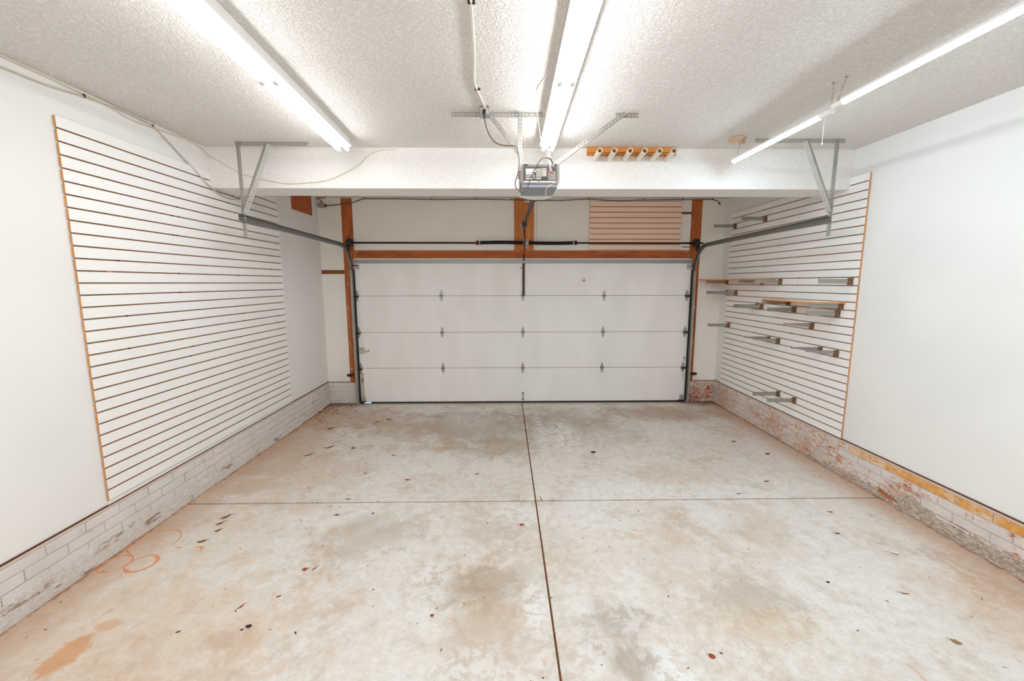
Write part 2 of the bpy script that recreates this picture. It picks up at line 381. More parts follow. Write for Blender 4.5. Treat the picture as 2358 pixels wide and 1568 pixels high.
def smoothpath(pts, sub=5):
    pts = [Vector(p) for p in pts]; out = []; n = len(pts)
    for i in range(n-1):
        p0, p1, p2, p3 = pts[max(i-1, 0)], pts[i], pts[i+1], pts[min(i+2, n-1)]
        for j in range(sub):
            t = j/sub; out.append(.5*((2*p1)+(p2-p0)*t+(2*p0-5*p1+4*p2-p3)*t*t+(3*p1-p0-3*p2+p3)*t**3))
    return out+[pts[-1]]
def rbox(x0, x1, y0, y1, z0, z1, r=.01, k=4):
    """box with rounded vertical-view outline in XZ, extruded along Y"""
    poly = []
    for cx, cz, a in ((x1-r, z1-r, 0), (x0+r, z1-r, PI/2), (x0+r, z0+r, PI), (x1-r, z0+r, 1.5*PI)):
        for j in range(k+1): poly.append((cx+r*math.cos(a+PI/2*j/k), cz+r*math.sin(a+PI/2*j/k)))
    return MB().prism(poly, lambda u, v, t: (u, t, v), y0, y1)
ST = 'structure'

# ================================================================ STRUCTURE
fl = root('floor', (0, 0, 0), 'stained grey-tan concrete garage floor cut by two dirty joints', 'floor', kind=ST)
box(XL-.1, XR+.1, YN, 6.218, -.12, -.014).build('joint_bed', FILL, fl)
g = .0055; gy = .0095
for x0, x1, y0, y1 in ((XL-.05, JX-g, JY+gy, 6.219), (JX+g, XR+.05, JY+gy, 6.219), (XL-.05, JX-g, YN, JY-gy), (JX+g, XR+.05, YN, JY-gy)):
    box(x0, x1, y0, y1, -.05, 0).build('slab', FLOOR, fl, bevel=.003)
# a strip of driveway beyond the door, seen only through the gap below it
box(-4, 5, 6.220, 14, -.12, -.004).build('driveway', plain('pale_driveway', '#cfd2d6', .8), label='pale driveway glimpsed under the garage door', cat='driveway', kind=ST)

box(XL-.12, XR+.12, YN-.1, YD+.13, ZC, ZC+.1).build('ceiling', CEIL, label='off-white ceiling with sprayed bumpy texture', cat='ceiling', kind=ST)
box(XL-.12, XL, YN, YD+.12, -.05, ZC+.01).build('wall_left', WALL, label='plain white painted left wall of the garage', cat='wall', kind=ST)
box(XR, XR+.12, YN, YD+.12, -.05, ZC+.01).build('wall_right', WALL, label='plain white painted right wall of the garage', cat='wall', kind=ST)
box(XL, XR, YN-.1, YN, -.05, ZC+.01).build('wall_front', WALL, label='white wall behind the viewpoint', cat='wall', kind=ST)
DX0, DX1, DZ = -2.185, 2.705, 2.11
mb = MB(); mb.box(XL, DX0, YD, YD+.12, -.05, ZC+.01); mb.box(DX1, XR, YD, YD+.12, -.05, ZC+.01); mb.box(DX0, DX1, YD, YD+.12, DZ, ZC+.01)
mb.build('wall_back', WALLB, label='white end wall around and above the overhead door', cat='wall', kind=ST)
bm_ = box(XL, XR, YB0, YB1, ZB, ZC).build('ceiling_beam', BEAM, label='boxed white ceiling beam crossing the whole garage', cat='beam', kind=ST)

# brick bases ----------------------------------------------------------------
ZJ = [0.0, .040, .110, .180, .250, .318]
BT = .020
MESHC = {}
def brick_mesh(L, H, mat):
    """one chamfered brick, long axis X, face towards -Y"""
    key = (round(L, 3), round(H, 3), mat.name)
    if key in MESHC: return MESHC[key]
    c = .0025; v = [(0, .012, 0), (L, .012, 0), (L, .012, H), (0, .012, H), (0, 0, 0), (L, 0, 0), (L, 0, H), (0, 0, H), (c, -c, c), (L-c, -c, c), (L-c, -c, H-c), (c, -c, H-c)]
    f = [(0, 1, 5, 4), (1, 2, 6, 5), (2, 3, 7, 6), (3, 0, 4, 7), (4, 5, 9, 8), (5, 6, 10, 9), (6, 7, 11, 10), (7, 4, 8, 11), (8, 9, 10, 11)]
    me = bpy.data.meshes.new('brick'); me.from_pydata(v, [], f); me.materials.append(mat); me.update(); MESHC[key] = me; return me
def brick(parent, org, L, H, mat, ang):
    o = bpy.data.objects.new('brick', brick_mesh(L, H, mat)); COL.objects.link(o); o.parent = parent
    o.location = Vector(org)-ORG[parent]; o.rotation_euler = (random.uniform(-.012, .012), random.uniform(-.004, .004), ang); return o
PB = .2325; J = .009
def side_base(side, near):
    left = side == 'left'
    r = root('baseboard_'+side, ((XL if left else XR), 3, 0), ('white-painted brick footing along the left wall' if left else 'whitewashed brick footing with an ochre top course along the right wall'), 'brick footing', kind=ST)
    x0, x1 = (XL-.01, XL+BT) if left else (XR-BT, XR+.01)
    box(x0, x1, near, YD, 0, ZJ[-1]).build('mortar', MORTAR, r)
    xa, xb = (XL, XL+BT+.004) if left else (XR-BT-.004, XR)
    box(xa, xb, near, YD, ZJ[-1], .327).build('ledge', LEDGE, r)
    xa, xb = (XL, XL+.008) if left else (XR-.008, XR)
    box(xa, xb, near, YD, .327, .336).build('gap_strip', DARKW, r)
    for ci in range(1, len(ZJ)):
        z0, z1 = ZJ[ci-1]+J*.5, ZJ[ci]-J*.5
        off = 3.654 if (len(ZJ)-ci) % 2 else 3.770
        k0 = math.ceil((.62-off)/PB); k1 = math.ceil((YD-BT-off)/PB)
        for k in range(k0, k1):
            y0, y1 = off+k*PB+J/2, min(off+(k+1)*PB-J/2, YD-BT-.004)
            if y1-y0 < .02: continue
            if left: m = BR_L
            else:
                m = BR_R
                if ci == 5 and y1 < 3.66: m = BR_O
                elif y1 < 3.9 or (y1 < 4.6 and random.random() < .15): m = BR_RN
            pr = random.uniform(.0045, .0080)
            if left: brick(r, (XL+BT+pr-.001, y0, z0), y1-y0, z1-z0, m, PI/2)
            else: brick(r, (XR-BT-pr+.001, y1, z0), y1-y0, z1-z0, m, -PI/2)
    # rough concrete left bare at the foot
    mb = MB(); n = 150; rows = 5; ys = [.3+(5.9-.3)*i/n for i in range(n+1)]; rnd = random.Random(3 if left else 5)
    hs = []
    for y in ys:
        if left: h = .150*min(1, max(0, (5.6-y)/2.6)) if y > 3.0 else .150
        else: h = .120 if y < 2.9 else .120*max(0, (4.5-y)/1.6)
        if not left and 2.94 < y < 3.14: h += .06*(1-abs(y-3.04)/.10)
        hs.append(max(.012, h+rnd.uniform(-.012, .012)*(h > .03)+.008*math.sin(y*9)*(h > .03)))
    vs = []
    sg = 1 if left else -1; base = XL+BT if left else XR-BT
    for y, h in zip(ys, hs):
        for j in range(rows+1):
            t = j/rows; d = (.014 if j < rows else .0)*(1-.35*t)+rnd.uniform(-.002, .002)*(0 < j < rows)+.006*(1-t)
            vs.append((base+sg*(d if h > .02 else d*.6), y, h*t))
    fs = [(i*(rows+1)+j, (i+1)*(rows+1)+j, (i+1)*(rows+1)+j+1, i*(rows+1)+j+1) for i in range(n) for j in range(rows)]
    mb.add(vs, fs); mb.build('rough_footing', FOOT_L if left else FOOT_R, r, kind='stuff')
    return r
side_base('left', YN); side_base('right', YN)
for (x0, x1, m, mor, lab, joint0) in ((XL+BT, -2.26, BR_L, MORTAR, 'short white-painted brick footing between left corner and door track', XL+.30), (2.795, XR-BT, BR_B, MORTAR, 'short red brick footing with flaking paint right of the door', 2.80)):
    r = root('baseboard_back', ((x0+x1)/2, YD, 0), lab, 'brick footing', kind=ST)
    box(x0, x1, YD-.022, YD+.005, 0, ZJ[-1]).build('mortar', mor, r)
    box(x0, x1, YD-.026, YD, ZJ[-1], .322).build('ledge', LEDGE, r)
    box(x0, x1, YD-.006, YD, .322, .329).build('gap_strip', DARKW, r)
    for ci in range(1, len(ZJ)):
        z0, z1 = ZJ[ci-1]+J*.5, ZJ[ci]-J*.5
        s0 = joint0-PB*(2 if ci % 2 else 1.5); 
        for k in range(6):
            a, b = max(s0+k*PB+J/2, x0+.004), min(s0+(k+1)*PB-J/2, x1-.004)
            if b-a > .03: brick(r, (a, YD-.022-random.uniform(.002, .006), z0), b-a, z1-z0, m, 0)

# timber around the door ---------------------------------------------------------
def timber(name, b, mat, label, cat='timber'):
    return box(*b).build(name, mat, label=label, cat=cat, bevel=.0025)
YF = YD-.009
timber('door_post', (-2.345, -2.19, YF, YD-.0005, .330, 3.010), POSTW, 'reddish-brown stained timber post left of the overhead door', 'post')
timber('door_post', (2.712, 2.866, YF, YD-.0005, .330, 2.995), POSTW, 'reddish-brown stained timber post right of the overhead door', 'post')
timber('door_header', (-2.186, 2.708, YF-.001, YD-.0005, 2.168, 2.280), HEADW, 'long reddish-brown timber header directly above the overhead door', 'header')
timber('center_board', (.134, .276, YF, YD-.0005, 2.283, 3.012), MIDW, 'taller orange-brown centre board reaching the ceiling above the door', 'board')
timber('center_board', (.279, .420, YF-.002, YD-.0005, 2.283, 2.955), MIDW, 'shorter orange-brown centre board right of its taller neighbour above the door', 'board')
timber('wood_strip', (XL+.004, -2.348, YD-.012, YD-.0005, 1.940, 1.996), BOARDW, 'short horizontal brown wood strip between left corner and door post', 'board')
timber('wood_strip', (2.56, 2.710, YD-.008, YD-.0005, 2.797, 2.827), BOARDW, 'thin brown wood strip between salmon slat panel and right door post', 'board')
timber('plywood_patch', (XL+.0005, XL+.012, 5.457, 6.005, 2.733, 3.005), PLY, 'reddish-brown plywood patch high on the left wall near the back corner', 'plywood')
box(2.60, 2.75, YD-.006, YD-.0005, 2.322, 2.334).build('wood_strip', BOARDW, label='thin brown sliver of wood beside the lower right corner of salmon panel', cat='board')

# ================================================================ SLAT PANELS
def slat_prof():
    h = P_; f = .0040
    # (depth from wall, height) T-slot profile of one slat
    return [(.006, .012), (.012, .012), (.012, f), (.0185, f), (.0195, f+.001), (.0195, h-f-.001), (.0185, h-f), (.012, h-f), (.012, h-.012), (.006, h-.012)]
def slatwall(name, axis, wall, sgn, a0, a1, z0, count, mat, label, orange_end=None, topcut=False):
    if axis == 'y': fn = lambda d, h, t: (wall+sgn*d, t, h); at = (wall, (a0+a1)/2, z0)
    else: fn = lambda d, h, t: (t, wall+sgn*d, h); at = ((a0+a1)/2, wall, z0)
    r = root(name, at, label, 'slat panel')
    mb = MB(); mb.prism([(0, z0+.002), (.0062, z0+.002), (.0062, z0+count*P_-.002), (0, z0+count*P_-.002)], fn, a0+(.012 if orange_end == 'lo' else .002), a1-.002)
    mb.build('backing', BACK, r)
    for i in range(count):
        pr = [(d, z0+i*P_+h) for d, h in slat_prof()]
        mb = MB().prism(pr, fn, a0, a1)
        mb.mi = [1 if k < 2 else 0 for k in range(len(mb.f))]
        mb.build('slat', [mat, MDFE], r)
    return r
ZSL, ZSR = .3648, .3316
sl = slatwall('slat_panel', 'y', XL+.001, 1, 2.668, 5.090, ZSL, 32, SLAT, 'large white grooved slat panel on the left wall', 'lo')
sr = slatwall('slat_panel', 'y', XR-.001, -1, 3.760, 6.020, ZSR+.004, 32, SLAT, 'large white grooved slat panel on the right wall holding shelf brackets', 'lo')
sp = slatwall('slat_panel', 'x', YD-.001, -1, 1.228, 2.560, 2.286, 9, PINK, 'small salmon-coloured slat panel on the end wall right of centre')
# painted filler board below the left slat panel, screw heads in the grooves
box(XL+.001, XL+.010, 2.668, 5.09, .337, ZSL-.002).build('bottom_filler', WALL, sl)
for pan, wx, sg, a0, a1, z0, seed in ((sl, XL, 1, 2.8, 5.05, ZSL, 1), (sr, XR, -1, 3.9, 5.98, ZSR+.004, 2)):
    rnd = random.Random(seed); mb = MB()
    for i in range(1, 32):
        if rnd.random() < .6:
            for c_ in range(rnd.choice((1, 2, 2))):
                y = a0+(a1-a0)*rnd.choice((.08, .31, .33, .62, .66, .93, .97))+rnd.uniform(-.02, .02); z = z0+i*P_
                mb.box(*( (wx+.006, wx+.0165) if sg > 0 else (wx-.0165, wx-.006)), y-.006, y+.006, z-.0035, z+.0035)
    mb.build('screw_heads', plain('dark_rusty_screw', '#3a1d10', .6), pan, kind='stuff')
# chipped paint spot on the left slat panel
box(XL+.0195, XL+.0213, 2.86, 2.90, 1.885, 1.891).build('paint_chip', MDFE, sl, label='bare orange chip')

# ================================================================ OVERHEAD DOOR
DY0, DY1 = 6.178, 6.215
dr = root('garage_door', (.27, 6.2, 0), 'wide off-white sectional overhead door with four horizontal panels', 'garage door')
zz = [.020, .541, 1.083, 1.623, 2.120]
X0, X1 = -2.195, 2.742
for i in range(4):
    z0, z1 = zz[i]+(.0025 if i else 0), zz[i+1]-.0025
    prof = [(DY1, z0), (DY0+.004, z0), (DY0, z0+.004), (DY0, z1-.004), (DY0+.004, z1), (DY1, z1)]
    pn = MB().prism(prof, lambda u, v, t: (t, u, v), X0, X1).build('panel', DOORP, dr)
    for xa, xb in ((X0, X0+.085), (X1-.085, X1)): box(xa, xb, DY0-.0025, DY0+.003, z0+.004, z1-.004).build('end_stile', DOORP, pn)
    if i < 3: box(X0, X1, DY0+.006, DY1-.004, zz[i+1]-.003, zz[i+1]+.003).build('joint_strip', plain('brown_panel_joint', '#8a7660', .8), dr)  # brown strip set in the joint between door panels
# bottom seal with a bite missing at the left
mb = MB(); mb.box(X0, -2.150, DY0+.002, DY1, .0, .021); mb.box(-2.035, X1, DY0+.002, DY1, .0, .021); mb.build('bottom_seal', RUBBER, dr)
mb = MB(); mb.box(X0, X1, DY0-.002, DY0+.004, .020, .028); mb.build('seal_retainer', STRUTM, dr)
# top strut: a U-shaped bar across the door top
prof = [(DY0, 2.090), (DY0-.035, 2.094), (DY0-.035, 2.1), (DY0-.012, 2.104), (DY0-.012, 2.128), (DY0-.035, 2.132), (DY0-.035, 2.138), (DY0, 2.142)]
stt = MB().prism(prof, lambda u, v, t: (t, u, v), X0-.005, X1+.005).build('strut', STRUTM, dr)
for x in (-2.17, -.95, .22, 1.49, 2.72):
    MB().tube([(x, DY0-.035, 2.135), (x, DY0-.042, 2.135)], .007, 8).build('bolt', GALV, stt)
    MB().tube([(x, DY0-.035, 2.097), (x, DY0-.042, 2.097)], .007, 8).build('bolt', GALV, stt)
box(X0, X1, DY0, DY1, 2.1225, 2.158).build('top_rail', DOORP, dr)
def hinge(x, z, end=False):
    h = []; Wd = .034 if not end else .042
    up = [(-Wd*.72, .006), (-Wd*.72, .020), (-Wd*.30, .070), (0, .084), (Wd*.30, .070), (Wd*.72, .020), (Wd*.72, .006)]
    hg = MB().prism([(x+a, z+b) for a, b in up], lambda u, v, t: (u, t, v), DY0-.0055, DY0-.0022).build('hinge', HINGE, dr)
    MB().prism([(x+a, z-b) for a, b in up], lambda u, v, t: (u, t, v), DY0-.0055, DY0-.0022).build('lower_leaf', HINGE, hg)
    MB().tube([(x-Wd*.8, DY0-.011, z), (x+Wd*.8, DY0-.011, z)], .0075, 8).build('knuckle', plain('darkened_hinge_knuckle', '#6e6a62', .4, .5) if False else KN, hg)
    for a, b in ((0, .058), (-.010, .024), (.010, .024), (0, -.058), (-.010, -.024), (.010, -.024)):
        MB().tube([(x+a, DY0-.0055, z+b), (x+a, DY0-.0085, z+b)], .0038, 6).build('screw', GALV, hg)
    if end:
        s_ = -1 if x < 0 else 1
        MB().tube([(x-s_*.03, DY0-.030, z-.012), (x+s_*.055, DY0-.030, z-.012)], .006, 8).build('roller_stem', BLACK, hg)
        box(x-.018, x+.018, DY0-.034, DY0-.006, z-.022, z-.016).build('roller_bracket', KN, hg)
KN = plain('darkened_hinge_knuckle', '#6e6a62', .4, .5)
for z in zz[1:4]:
    for x in (-2.170, -.937, .262, 1.461, 2.692): hinge(x, z, abs(x-.27) > 2)
for x, s_ in ((-2.150, 1), (2.695, -1)):   # top roller brackets
    b = box(x-.028, x+.034, DY0-.012, DY0-.0025, 2.005, 2.078).build('top_roller_bracket', GALV, dr)
    box(x-.03, x+.036, DY0-.045, DY0-.012, 2.068, 2.076).build('bracket_flange', GALV, b)
    MB().tube([(x-s_*.05, DY0-.04, 2.058), (x+.02, DY0-.04, 2.058)], .006, 8).build('roller_stem', BLACK, b)
for x in (-2.145, 2.69):                   # bottom fixtures
    b = box(x-.030, x+.030, DY0-.012, DY0-.0025, .035, .115).build('bottom_fixture', GALV, dr)
    box(x-.055, x+.04, DY0-.035, DY0-.012, .028, .038).build('rusty_lip', plain('rusty_steel', '#5e2f1c', .8) if x < 0 else RST, b)
    if x < 0: RST = bpy.data.materials['rusty_steel']
b = box(-2.178, -2.098, DY0-.024, DY0-.0025, .772, .858).build('lock_box', plain('ivory_painted_metal', '#c9c1b2', .45, .2), dr, bevel=.002)
IV = bpy.data.materials['ivory_painted_metal']
box(-2.176, -2.1, DY0-.027, DY0-.024, .835, .840).build('lock_lip', BRONZE, b)
MB().tube([(-2.10, DY0-.018, .808), (-2.035, DY0-.018, .808)], .0065, 8).build('lock_bar', IV, b)
box(-2.04, -2.032, DY0-.026, DY0-.002, .802, .822).build('bar_knob', KN, b)
hn = MB().tube([(.266, DY0-.002, .150), (.266, DY0-.030, .142), (.266, DY0-.032, .06), (.266, DY0-.002, .05)], .0055, 8).build('lift_handle', plain('dull_handle_steel', '#8a8172', .4, .5), dr)
for z in (.150, .05): box(.253, .279, DY0-.006, DY0-.001, z-.011, z+.011).build('handle_foot', KN, hn)
# warning stickers
lb = box(-2.172, -2.128, DY0-.0036, DY0-.0026, .118, .470).build('warning_label', LABT, dr, label='tall faded warning label with orange header')
box(-2.172, -2.130, DY0-.0042, DY0-.0034, .455, .470).build('label_header', ORNG, lb)
box(-2.168, -2.134, DY0-.0042, DY0-.0034, .366, .381).build('label_bar', plain('rust_brown_print', '#7a3a16', .6), lb)
MB().prism([(-2.162, .362), (-2.150, .362), (-2.137, .338), (-2.141, .328), (-2.150, .332), (-2.163, .350)], lambda u, v, t: (u, t, v), DY0-.0042, DY0-.0034).build('pictogram', LABK, lb)
box(-2.170, -2.130, DY0-.0042, DY0-.0034, .303, .309).build('label_line', LABG, lb)
box(-2.160, -2.138, DY0-.0042, DY0-.0034, .140, .145).build('label_line', plain('rust_brown_print2', '#7a3a16', .6), lb)
for i in range(7): box(-2.168, -2.134-.006*(i % 2), DY0-.0040, DY0-.0034, .170+i*.016, .1715+i*.016).build('label_line', LABG, lb)
for (z0, z1, top) in ((.640, .705, BLUE), (.352, .430, ORNG)):
    b = box(2.688, 2.722, DY0-.0036, DY0-.0026, z0, z1).build('sticker', LABW, dr)
    box(2.690, 2.720, DY0-.0042, DY0-.0034, z1-(.035 if top is BLUE else .014), z1-.002).build('sticker_print', top, b)
    for i in range(3): box(2.692, 2.718, DY0-.0040, DY0-.0034, z0+.006+i*.008, z0+.0085+i*.008).build('print_line', LABG, b)
b = box(1.118, 1.182, DY0-.0006, DY0+.001, 1.812, 1.888).build('faint_sticker', LABW, dr, label='tiny white sticker with red and black print')
box(1.148, 1.172, DY0-.0012, DY0, 1.872, 1.876).build('sticker_line', PINKR, b)
MB().prism([(1.158, 1.848), (1.170, 1.866), (1.173, 1.862), (1.168, 1.842)], lambda u, v, t: (u, t, v), DY0-.0012, DY0).build('red_mark', REDP, b)
box(1.146, 1.157, DY0-.0012, DY0, 1.836, 1.852).build('black_mark', LABK, b); box(1.160, 1.172, DY0-.0012, DY0, 1.834, 1.845).build('black_mark', LABK, b)
# perforated pull arm on the top panel
ar = MB().perf((.253, DY0-.022, 1.628), (0, 0, 1), (1, 0, 0), .475, .028, .0254, .0052, .003)
ar.box(.279, .286, DY0-.022, DY0-.003, 1.628, 2.103); ar = ar.build('perforated_arm', BRONZE, dr)
box(.250, .288, DY0-.026, DY0-.003, 1.616, 1.632).build('arm_foot', KN, ar)
box(.215, .253, DY0-.012, DY0-.004, 2.015, 2.035).build('paper_tag', plain('yellowed_paper', '#d8c39a', .8), dr)

# tracks ---------------------------------------------------------------------
DLIP = plain('shade_black_rail_lip', '#1d211f', .5, .3)  # near-black stands for the shade inside the rail channel
def track(x, s_, yv, yend, zend, label, xe):
    """s_ = direction of the open side (towards the door centre)"""
    r = root('door_track', (x, 5.0, 0), label, 'door track')
    t = .0028; a, b = .027, .026
    prof = [(-.000*s_, -b), (a*s_, -b), (a*s_, -b+t), (t*s_, -b+t), (t*s_, b-t), (a*s_, b-t), (a*s_, b), (0, b)]
    fx = lambda y: x+(xe-x)*max(0, (yv-.2-y)/(yv-.2-yend))
    R = .34; zc = 2.325-R; path = [(x, yv, .0), (x, yv, .7), (x, yv, 1.3), (x, yv, zc)]
    for i in range(1, 13): an = PI/2*i/12; path.append((x, yv-R+R*math.cos(an), zc+R*math.sin(an)))
    path += [(x, yv-R-.6, 2.325+(zend-2.325)*.35), (x, yend, zend)]
    path = [(fx(q[1]), q[1], q[2]) for q in path]
    MB().sweep(prof, path[:4], Vector((1, 0, 0))).build('vertical_rail', GALVB, r)
    MB().sweep(prof, path[3:], Vector((1, 0, 0))).build('curved_rail', TRACK, r)
    box(min(x+.004*s_, x+.050*s_), max(x+.004*s_, x+.050*s_), yv+.0235, yv+.027, .03, 2.0).build('rail_shade_strip', DLIP, r)
    mb = MB(); xa = x-.004*s_; mb.box(min(xa, xa-.004*s_), max(xa, xa-.004*s_), yv-.01, YD-.0095, .02, 2.0)
    mb.build('jamb_angle', GALVB, r)
    for z in (.42, 1.0, 1.35, 1.97):
        k = box(min(x-.03*s_, x), max(x-.03*s_, x), YD-.022, YD-.010, z-.03, z+.03).build('track_bracket', BLACK if z > 1.2 else GALVB, r)
        MB().tube([(x-.018*s_, YD-.022, z), (x-.018*s_, YD-.029, z)], .006, 6).build('bolt', GALV, k)
    for y in (yend+.10, yend+.75, yend+.9, 5.2): MB().tube([(fx(y)-.001*s_, y, 2.35), (fx(y)-.006*s_, y, 2.35)], .005, 6).build('bolt', GALV, r)
    # reinforcing angle on the horizontal run
    return r
track(-2.226, 1, 6.125, 3.745, 2.372, 'grey curved steel track on the left side of the overhead door', -2.295)
track(2.778, -1, 6.125, 3.660, 2.352, 'grey curved steel track on the right side of the overhead door', 2.800)

# torsion shaft ----------------------------------------------------------------
ts = root('torsion_spring_shaft', (.28, 6.12, 2.38), 'dark torsion shaft with black springs and cable drums above the door', 'spring shaft')
YS, ZS = 6.125, 2.380
MB().tube([(-2.285, YS, ZS), (2.865, YS, ZS-.004)], .0125, 10).build('shaft', SHAFT, ts)
for x0, x1, nm in ((-.40, .285, 0), (.345, 1.02, 1)):
    rings = MB(); nseg = 96; k = 10
    rs = [.024+(.0035 if i % 2 else -.0005) for i in range(nseg)]
    rings.tube([(x0+(x1-x0)*i/(nseg-1), YS, ZS-.006*math.sin(PI*i/(nseg-1))*(1 if nm else -1)) for i in range(nseg)], rs, k, sm=False)
    rings.build('coil_spring', BLACK, ts)
    xe = x0 if nm == 0 else x1
    MB().tube([(xe-.012, YS, ZS), (xe+.012, YS, ZS)], .033, 12).build('winding_cone', REDM if nm == 0 else BLACK, ts)
    MB().tube([(xe+(.03 if nm == 0 else -.045), YS, ZS), (xe+(.045 if nm == 0 else -.03), YS, ZS)], .0285, 12).build('cone_band', GALV, ts)
cb = MB(); cb.box(.300, .306, YS-.035, YD-.011, ZS-.045, ZS+.045); cb.box(.300, .345, YD-.017, YD-.011, ZS-.06, ZS+.055); cb = cb.build('centre_bracket', GALV, ts)
MB().tube([(.292, YS, ZS), (.336, YS, ZS)], .036, 14).build('spring_cone', GALV, ts)
for x, s_ in ((-2.213, 1), (2.762, -1)):
    dm = MB(); dm.tube([(x-.028, YS, ZS), (x-.022, YS, ZS), (x-.02, YS, ZS), (x+.018, YS, ZS), (x+.020, YS, ZS), (x+.028, YS, ZS)], [.060, .062, .050, .050, .062, .058], 20, sm=False)
    dm = dm.build('cable_drum', plain('dark_cast_drum', '#3a3835', .5, .4) if s_ > 0 else DRM, ts)
    if s_ > 0: DRM = bpy.data.materials['dark_cast_drum']
    MB().tube([(x+s_*.03, YS, ZS), (x+s_*.05, YS, ZS)], .025, 12).build('drum_hub', DRM, dm)
    mb = MB(); mb.box(x-s_*.045-.003, x-s_*.045+.003, YS-.03, YD-.011, ZS-.11, ZS+.03); mb.box(min(x-s_*.045, x-s_*.085), max(x-s_*.045, x-s_*.085), YD-.016, YD-.0105, ZS-.11, ZS+.03)
    mb.build('bearing_plate', plain('dull_bearing_plate', '#5d5650', .5, .5), ts)
    MB().tube([(x+.0, YS-.058, ZS-.01), (x-.002, YS-.035, ZS-.30), (x-.005, 6.14, 1.4), (x-.003, 6.145, .10)], .0016, 5).build('lift_cable', BLACK, ts)

# opener rail, trolley -------------------------------------------------------------
OY = 3.10
op = root('garage_door_opener', (.25, OY+.17, 2.505), 'grey ceiling-hung garage door opener with label panel facing the room', 'door opener')
body = rbox(.112, .388, OY+.012, OY+.33, 2.508, 2.646, .022)
body = body.build('housing', GREYP, op)
rbox(.112, .388, OY-.004, OY+.012, 2.508, 2.646, .022).build('rear_bezel', GREYP, body)
rbox(.130, .370, OY-.0055, OY-.0035, 2.532, 2.630, .006).build('label_recess', GREYD, body)
box(.150, .162, OY-.008, OY-.004, 2.636, 2.642).build('vent', BLACKP, body)
for x0, x1 in ((.135, .155), (.352, .372)): rbox(x0, x1, OY-.0075, OY-.004, 2.634, 2.643, .004).build('vent_slot', BLACKP, body)
pb = box(.144, .304, OY-.0075, OY-.005, 2.536, 2.616).build('instruction_label', LABK, op, label='dark instruction label with white print blocks')
for x0, x1, z0, z1, m in ((.148, .218, 2.588, 2.612, LABW), (.148, .205, 2.576, 2.585, LABW), (.148, .212, 2.566, 2.573, LABG), (.148, .215, 2.557, 2.563, LABG), (.148, .180, 2.549, 2.554, LABG), (.148, .176, 2.540, 2.546, LABW), (.182, .196, 2.538, 2.548, LABW),
                          (.222, .262, 2.557, 2.613, LABG), (.200, .226, 2.545, 2.551, LABG), (.222, .258, 2.540, 2.553, LABG), (.265, .296, 2.560, 2.608, LABG), (.262, .298, 2.612, 2.6145, LABW)):
    box(x0, x1, OY-.0085, OY-.0072, z0, z1).build('label_print', m, pb)
for i in range(4): box(.150, .216, OY-.0092, OY-.0083, 2.591+i*.0055, 2.592+i*.0055).build('text_line', LABG, pb)
for i in range(6): box(.226, .259, OY-.0092, OY-.0083, 2.562+i*.0078, 2.5632+i*.0078).build('text_line', LABK, pb)
ct = box(.308, .362, OY-.0075, OY-.005, 2.536, 2.612).build('terminal_panel', GREYP, op)
box(.310, .360, OY-.009, OY-.007, 2.597, 2.612).build('dark_slot', BLACKP, ct)
box(.316, .342, OY-.016, OY-.007, 2.586, 2.594).build('terminal_block', plain('orange_terminal', '#d8501c', .5), ct)
MB().tube([(.322, OY-.012, 2.578), (.322, OY-.007, 2.578)], .004, 8).build('button', YEL, ct)
MB().tube([(.333, OY-.012, 2.567), (.333, OY-.007, 2.567)], .0045, 8).build('button', BLUE, ct)
MB().tube([(.316, OY-.010, 2.545), (.316, OY-.007, 2.545)], .0035, 8).build('button', BLACKP, ct)
box(.384, .3895, OY+.0, OY+.20, 2.530, 2.625).build('side_strip', LBLUE, op)
for x0, x1 in ((.135, .236), (.248, .360)): box(x0, x1, OY-.010, OY-.003, 2.519, 2.528).build('lower_trim', LENS, op)
und = rbox(.122, .378, OY+.0, OY+.30, 2.488, 2.512, .010).build('underside_cover', SLATE, op)
# small worn emblem on the underside: outline of a roof over two square letter blocks
mb = MB(); z_ = 2.4872
for a, b, c, d in ((.222, .226, .10, .135), (.226, .240, .10, .104), (.226, .240, .131, .135), (.236, .240, .104, .131), (.229, .233, .110, .124), (.247, .251, .10, .135), (.251, .266, .10, .104), (.262, .266, .104, .135), (.251, .262, .131, .135), (.254, .258, .11, .125), (.224, .264, .139, .142)):
    mb.box(a, b, OY+c, OY+d, z_-.0006, z_+.001)
mb.build('emblem', plain('pale_emblem_print', '#aab0bd', .5), und)
ln = MB(); pr = [(.118+.264*i/12, 2.476+.022*(abs(i-6)/6)**2.2) for i in range(13)]+[(.382, 2.54), (.118, 2.54)]
ln.prism(pr, lambda u, v, t: (u, t, v), OY+.30, OY+.40); ln.build('lamp_lens', LENS, op)
box(.205, .325, OY+.05, OY+.25, 2.646, 2.662).build('top_plate', LAMPW, op)
rl = MB().tube([(.262, OY+.38, 2.575), (.268, YD-.11, 2.625)], .002, 4)
rail = MB(); 
rail.prism([(-.016, -.014), (.016, -.014), (.016, .014), (-.016, .014)], lambda u, v, t: (.262+u+.006*t, OY+.39+(YD-.10-OY-.39)*t, 2.580+v+.045*t), 0, 1)
rail = rail.build('rail', plain('dark_rail_steel', '#4d4842', .5, .5), op)
MB().tube([(.292, OY+.40, 2.585), (.284, 5.9, 2.622)], .0035, 5).build('drive_chain', BLACK, op)
for i, y in enumerate((4.4, 5.0, 5.6)): MB().tube([(.264, y, 2.563+.016*(y-3.5)/2.6), (.264, y, 2.558+.016*(y-3.5)/2.6)], .006, 6).build('rail_bolt', GALV, rail)
box(.240, .298, 5.83, 6.02, 2.585, 2.640).build('trolley', BLACKP, op, bevel=.004)
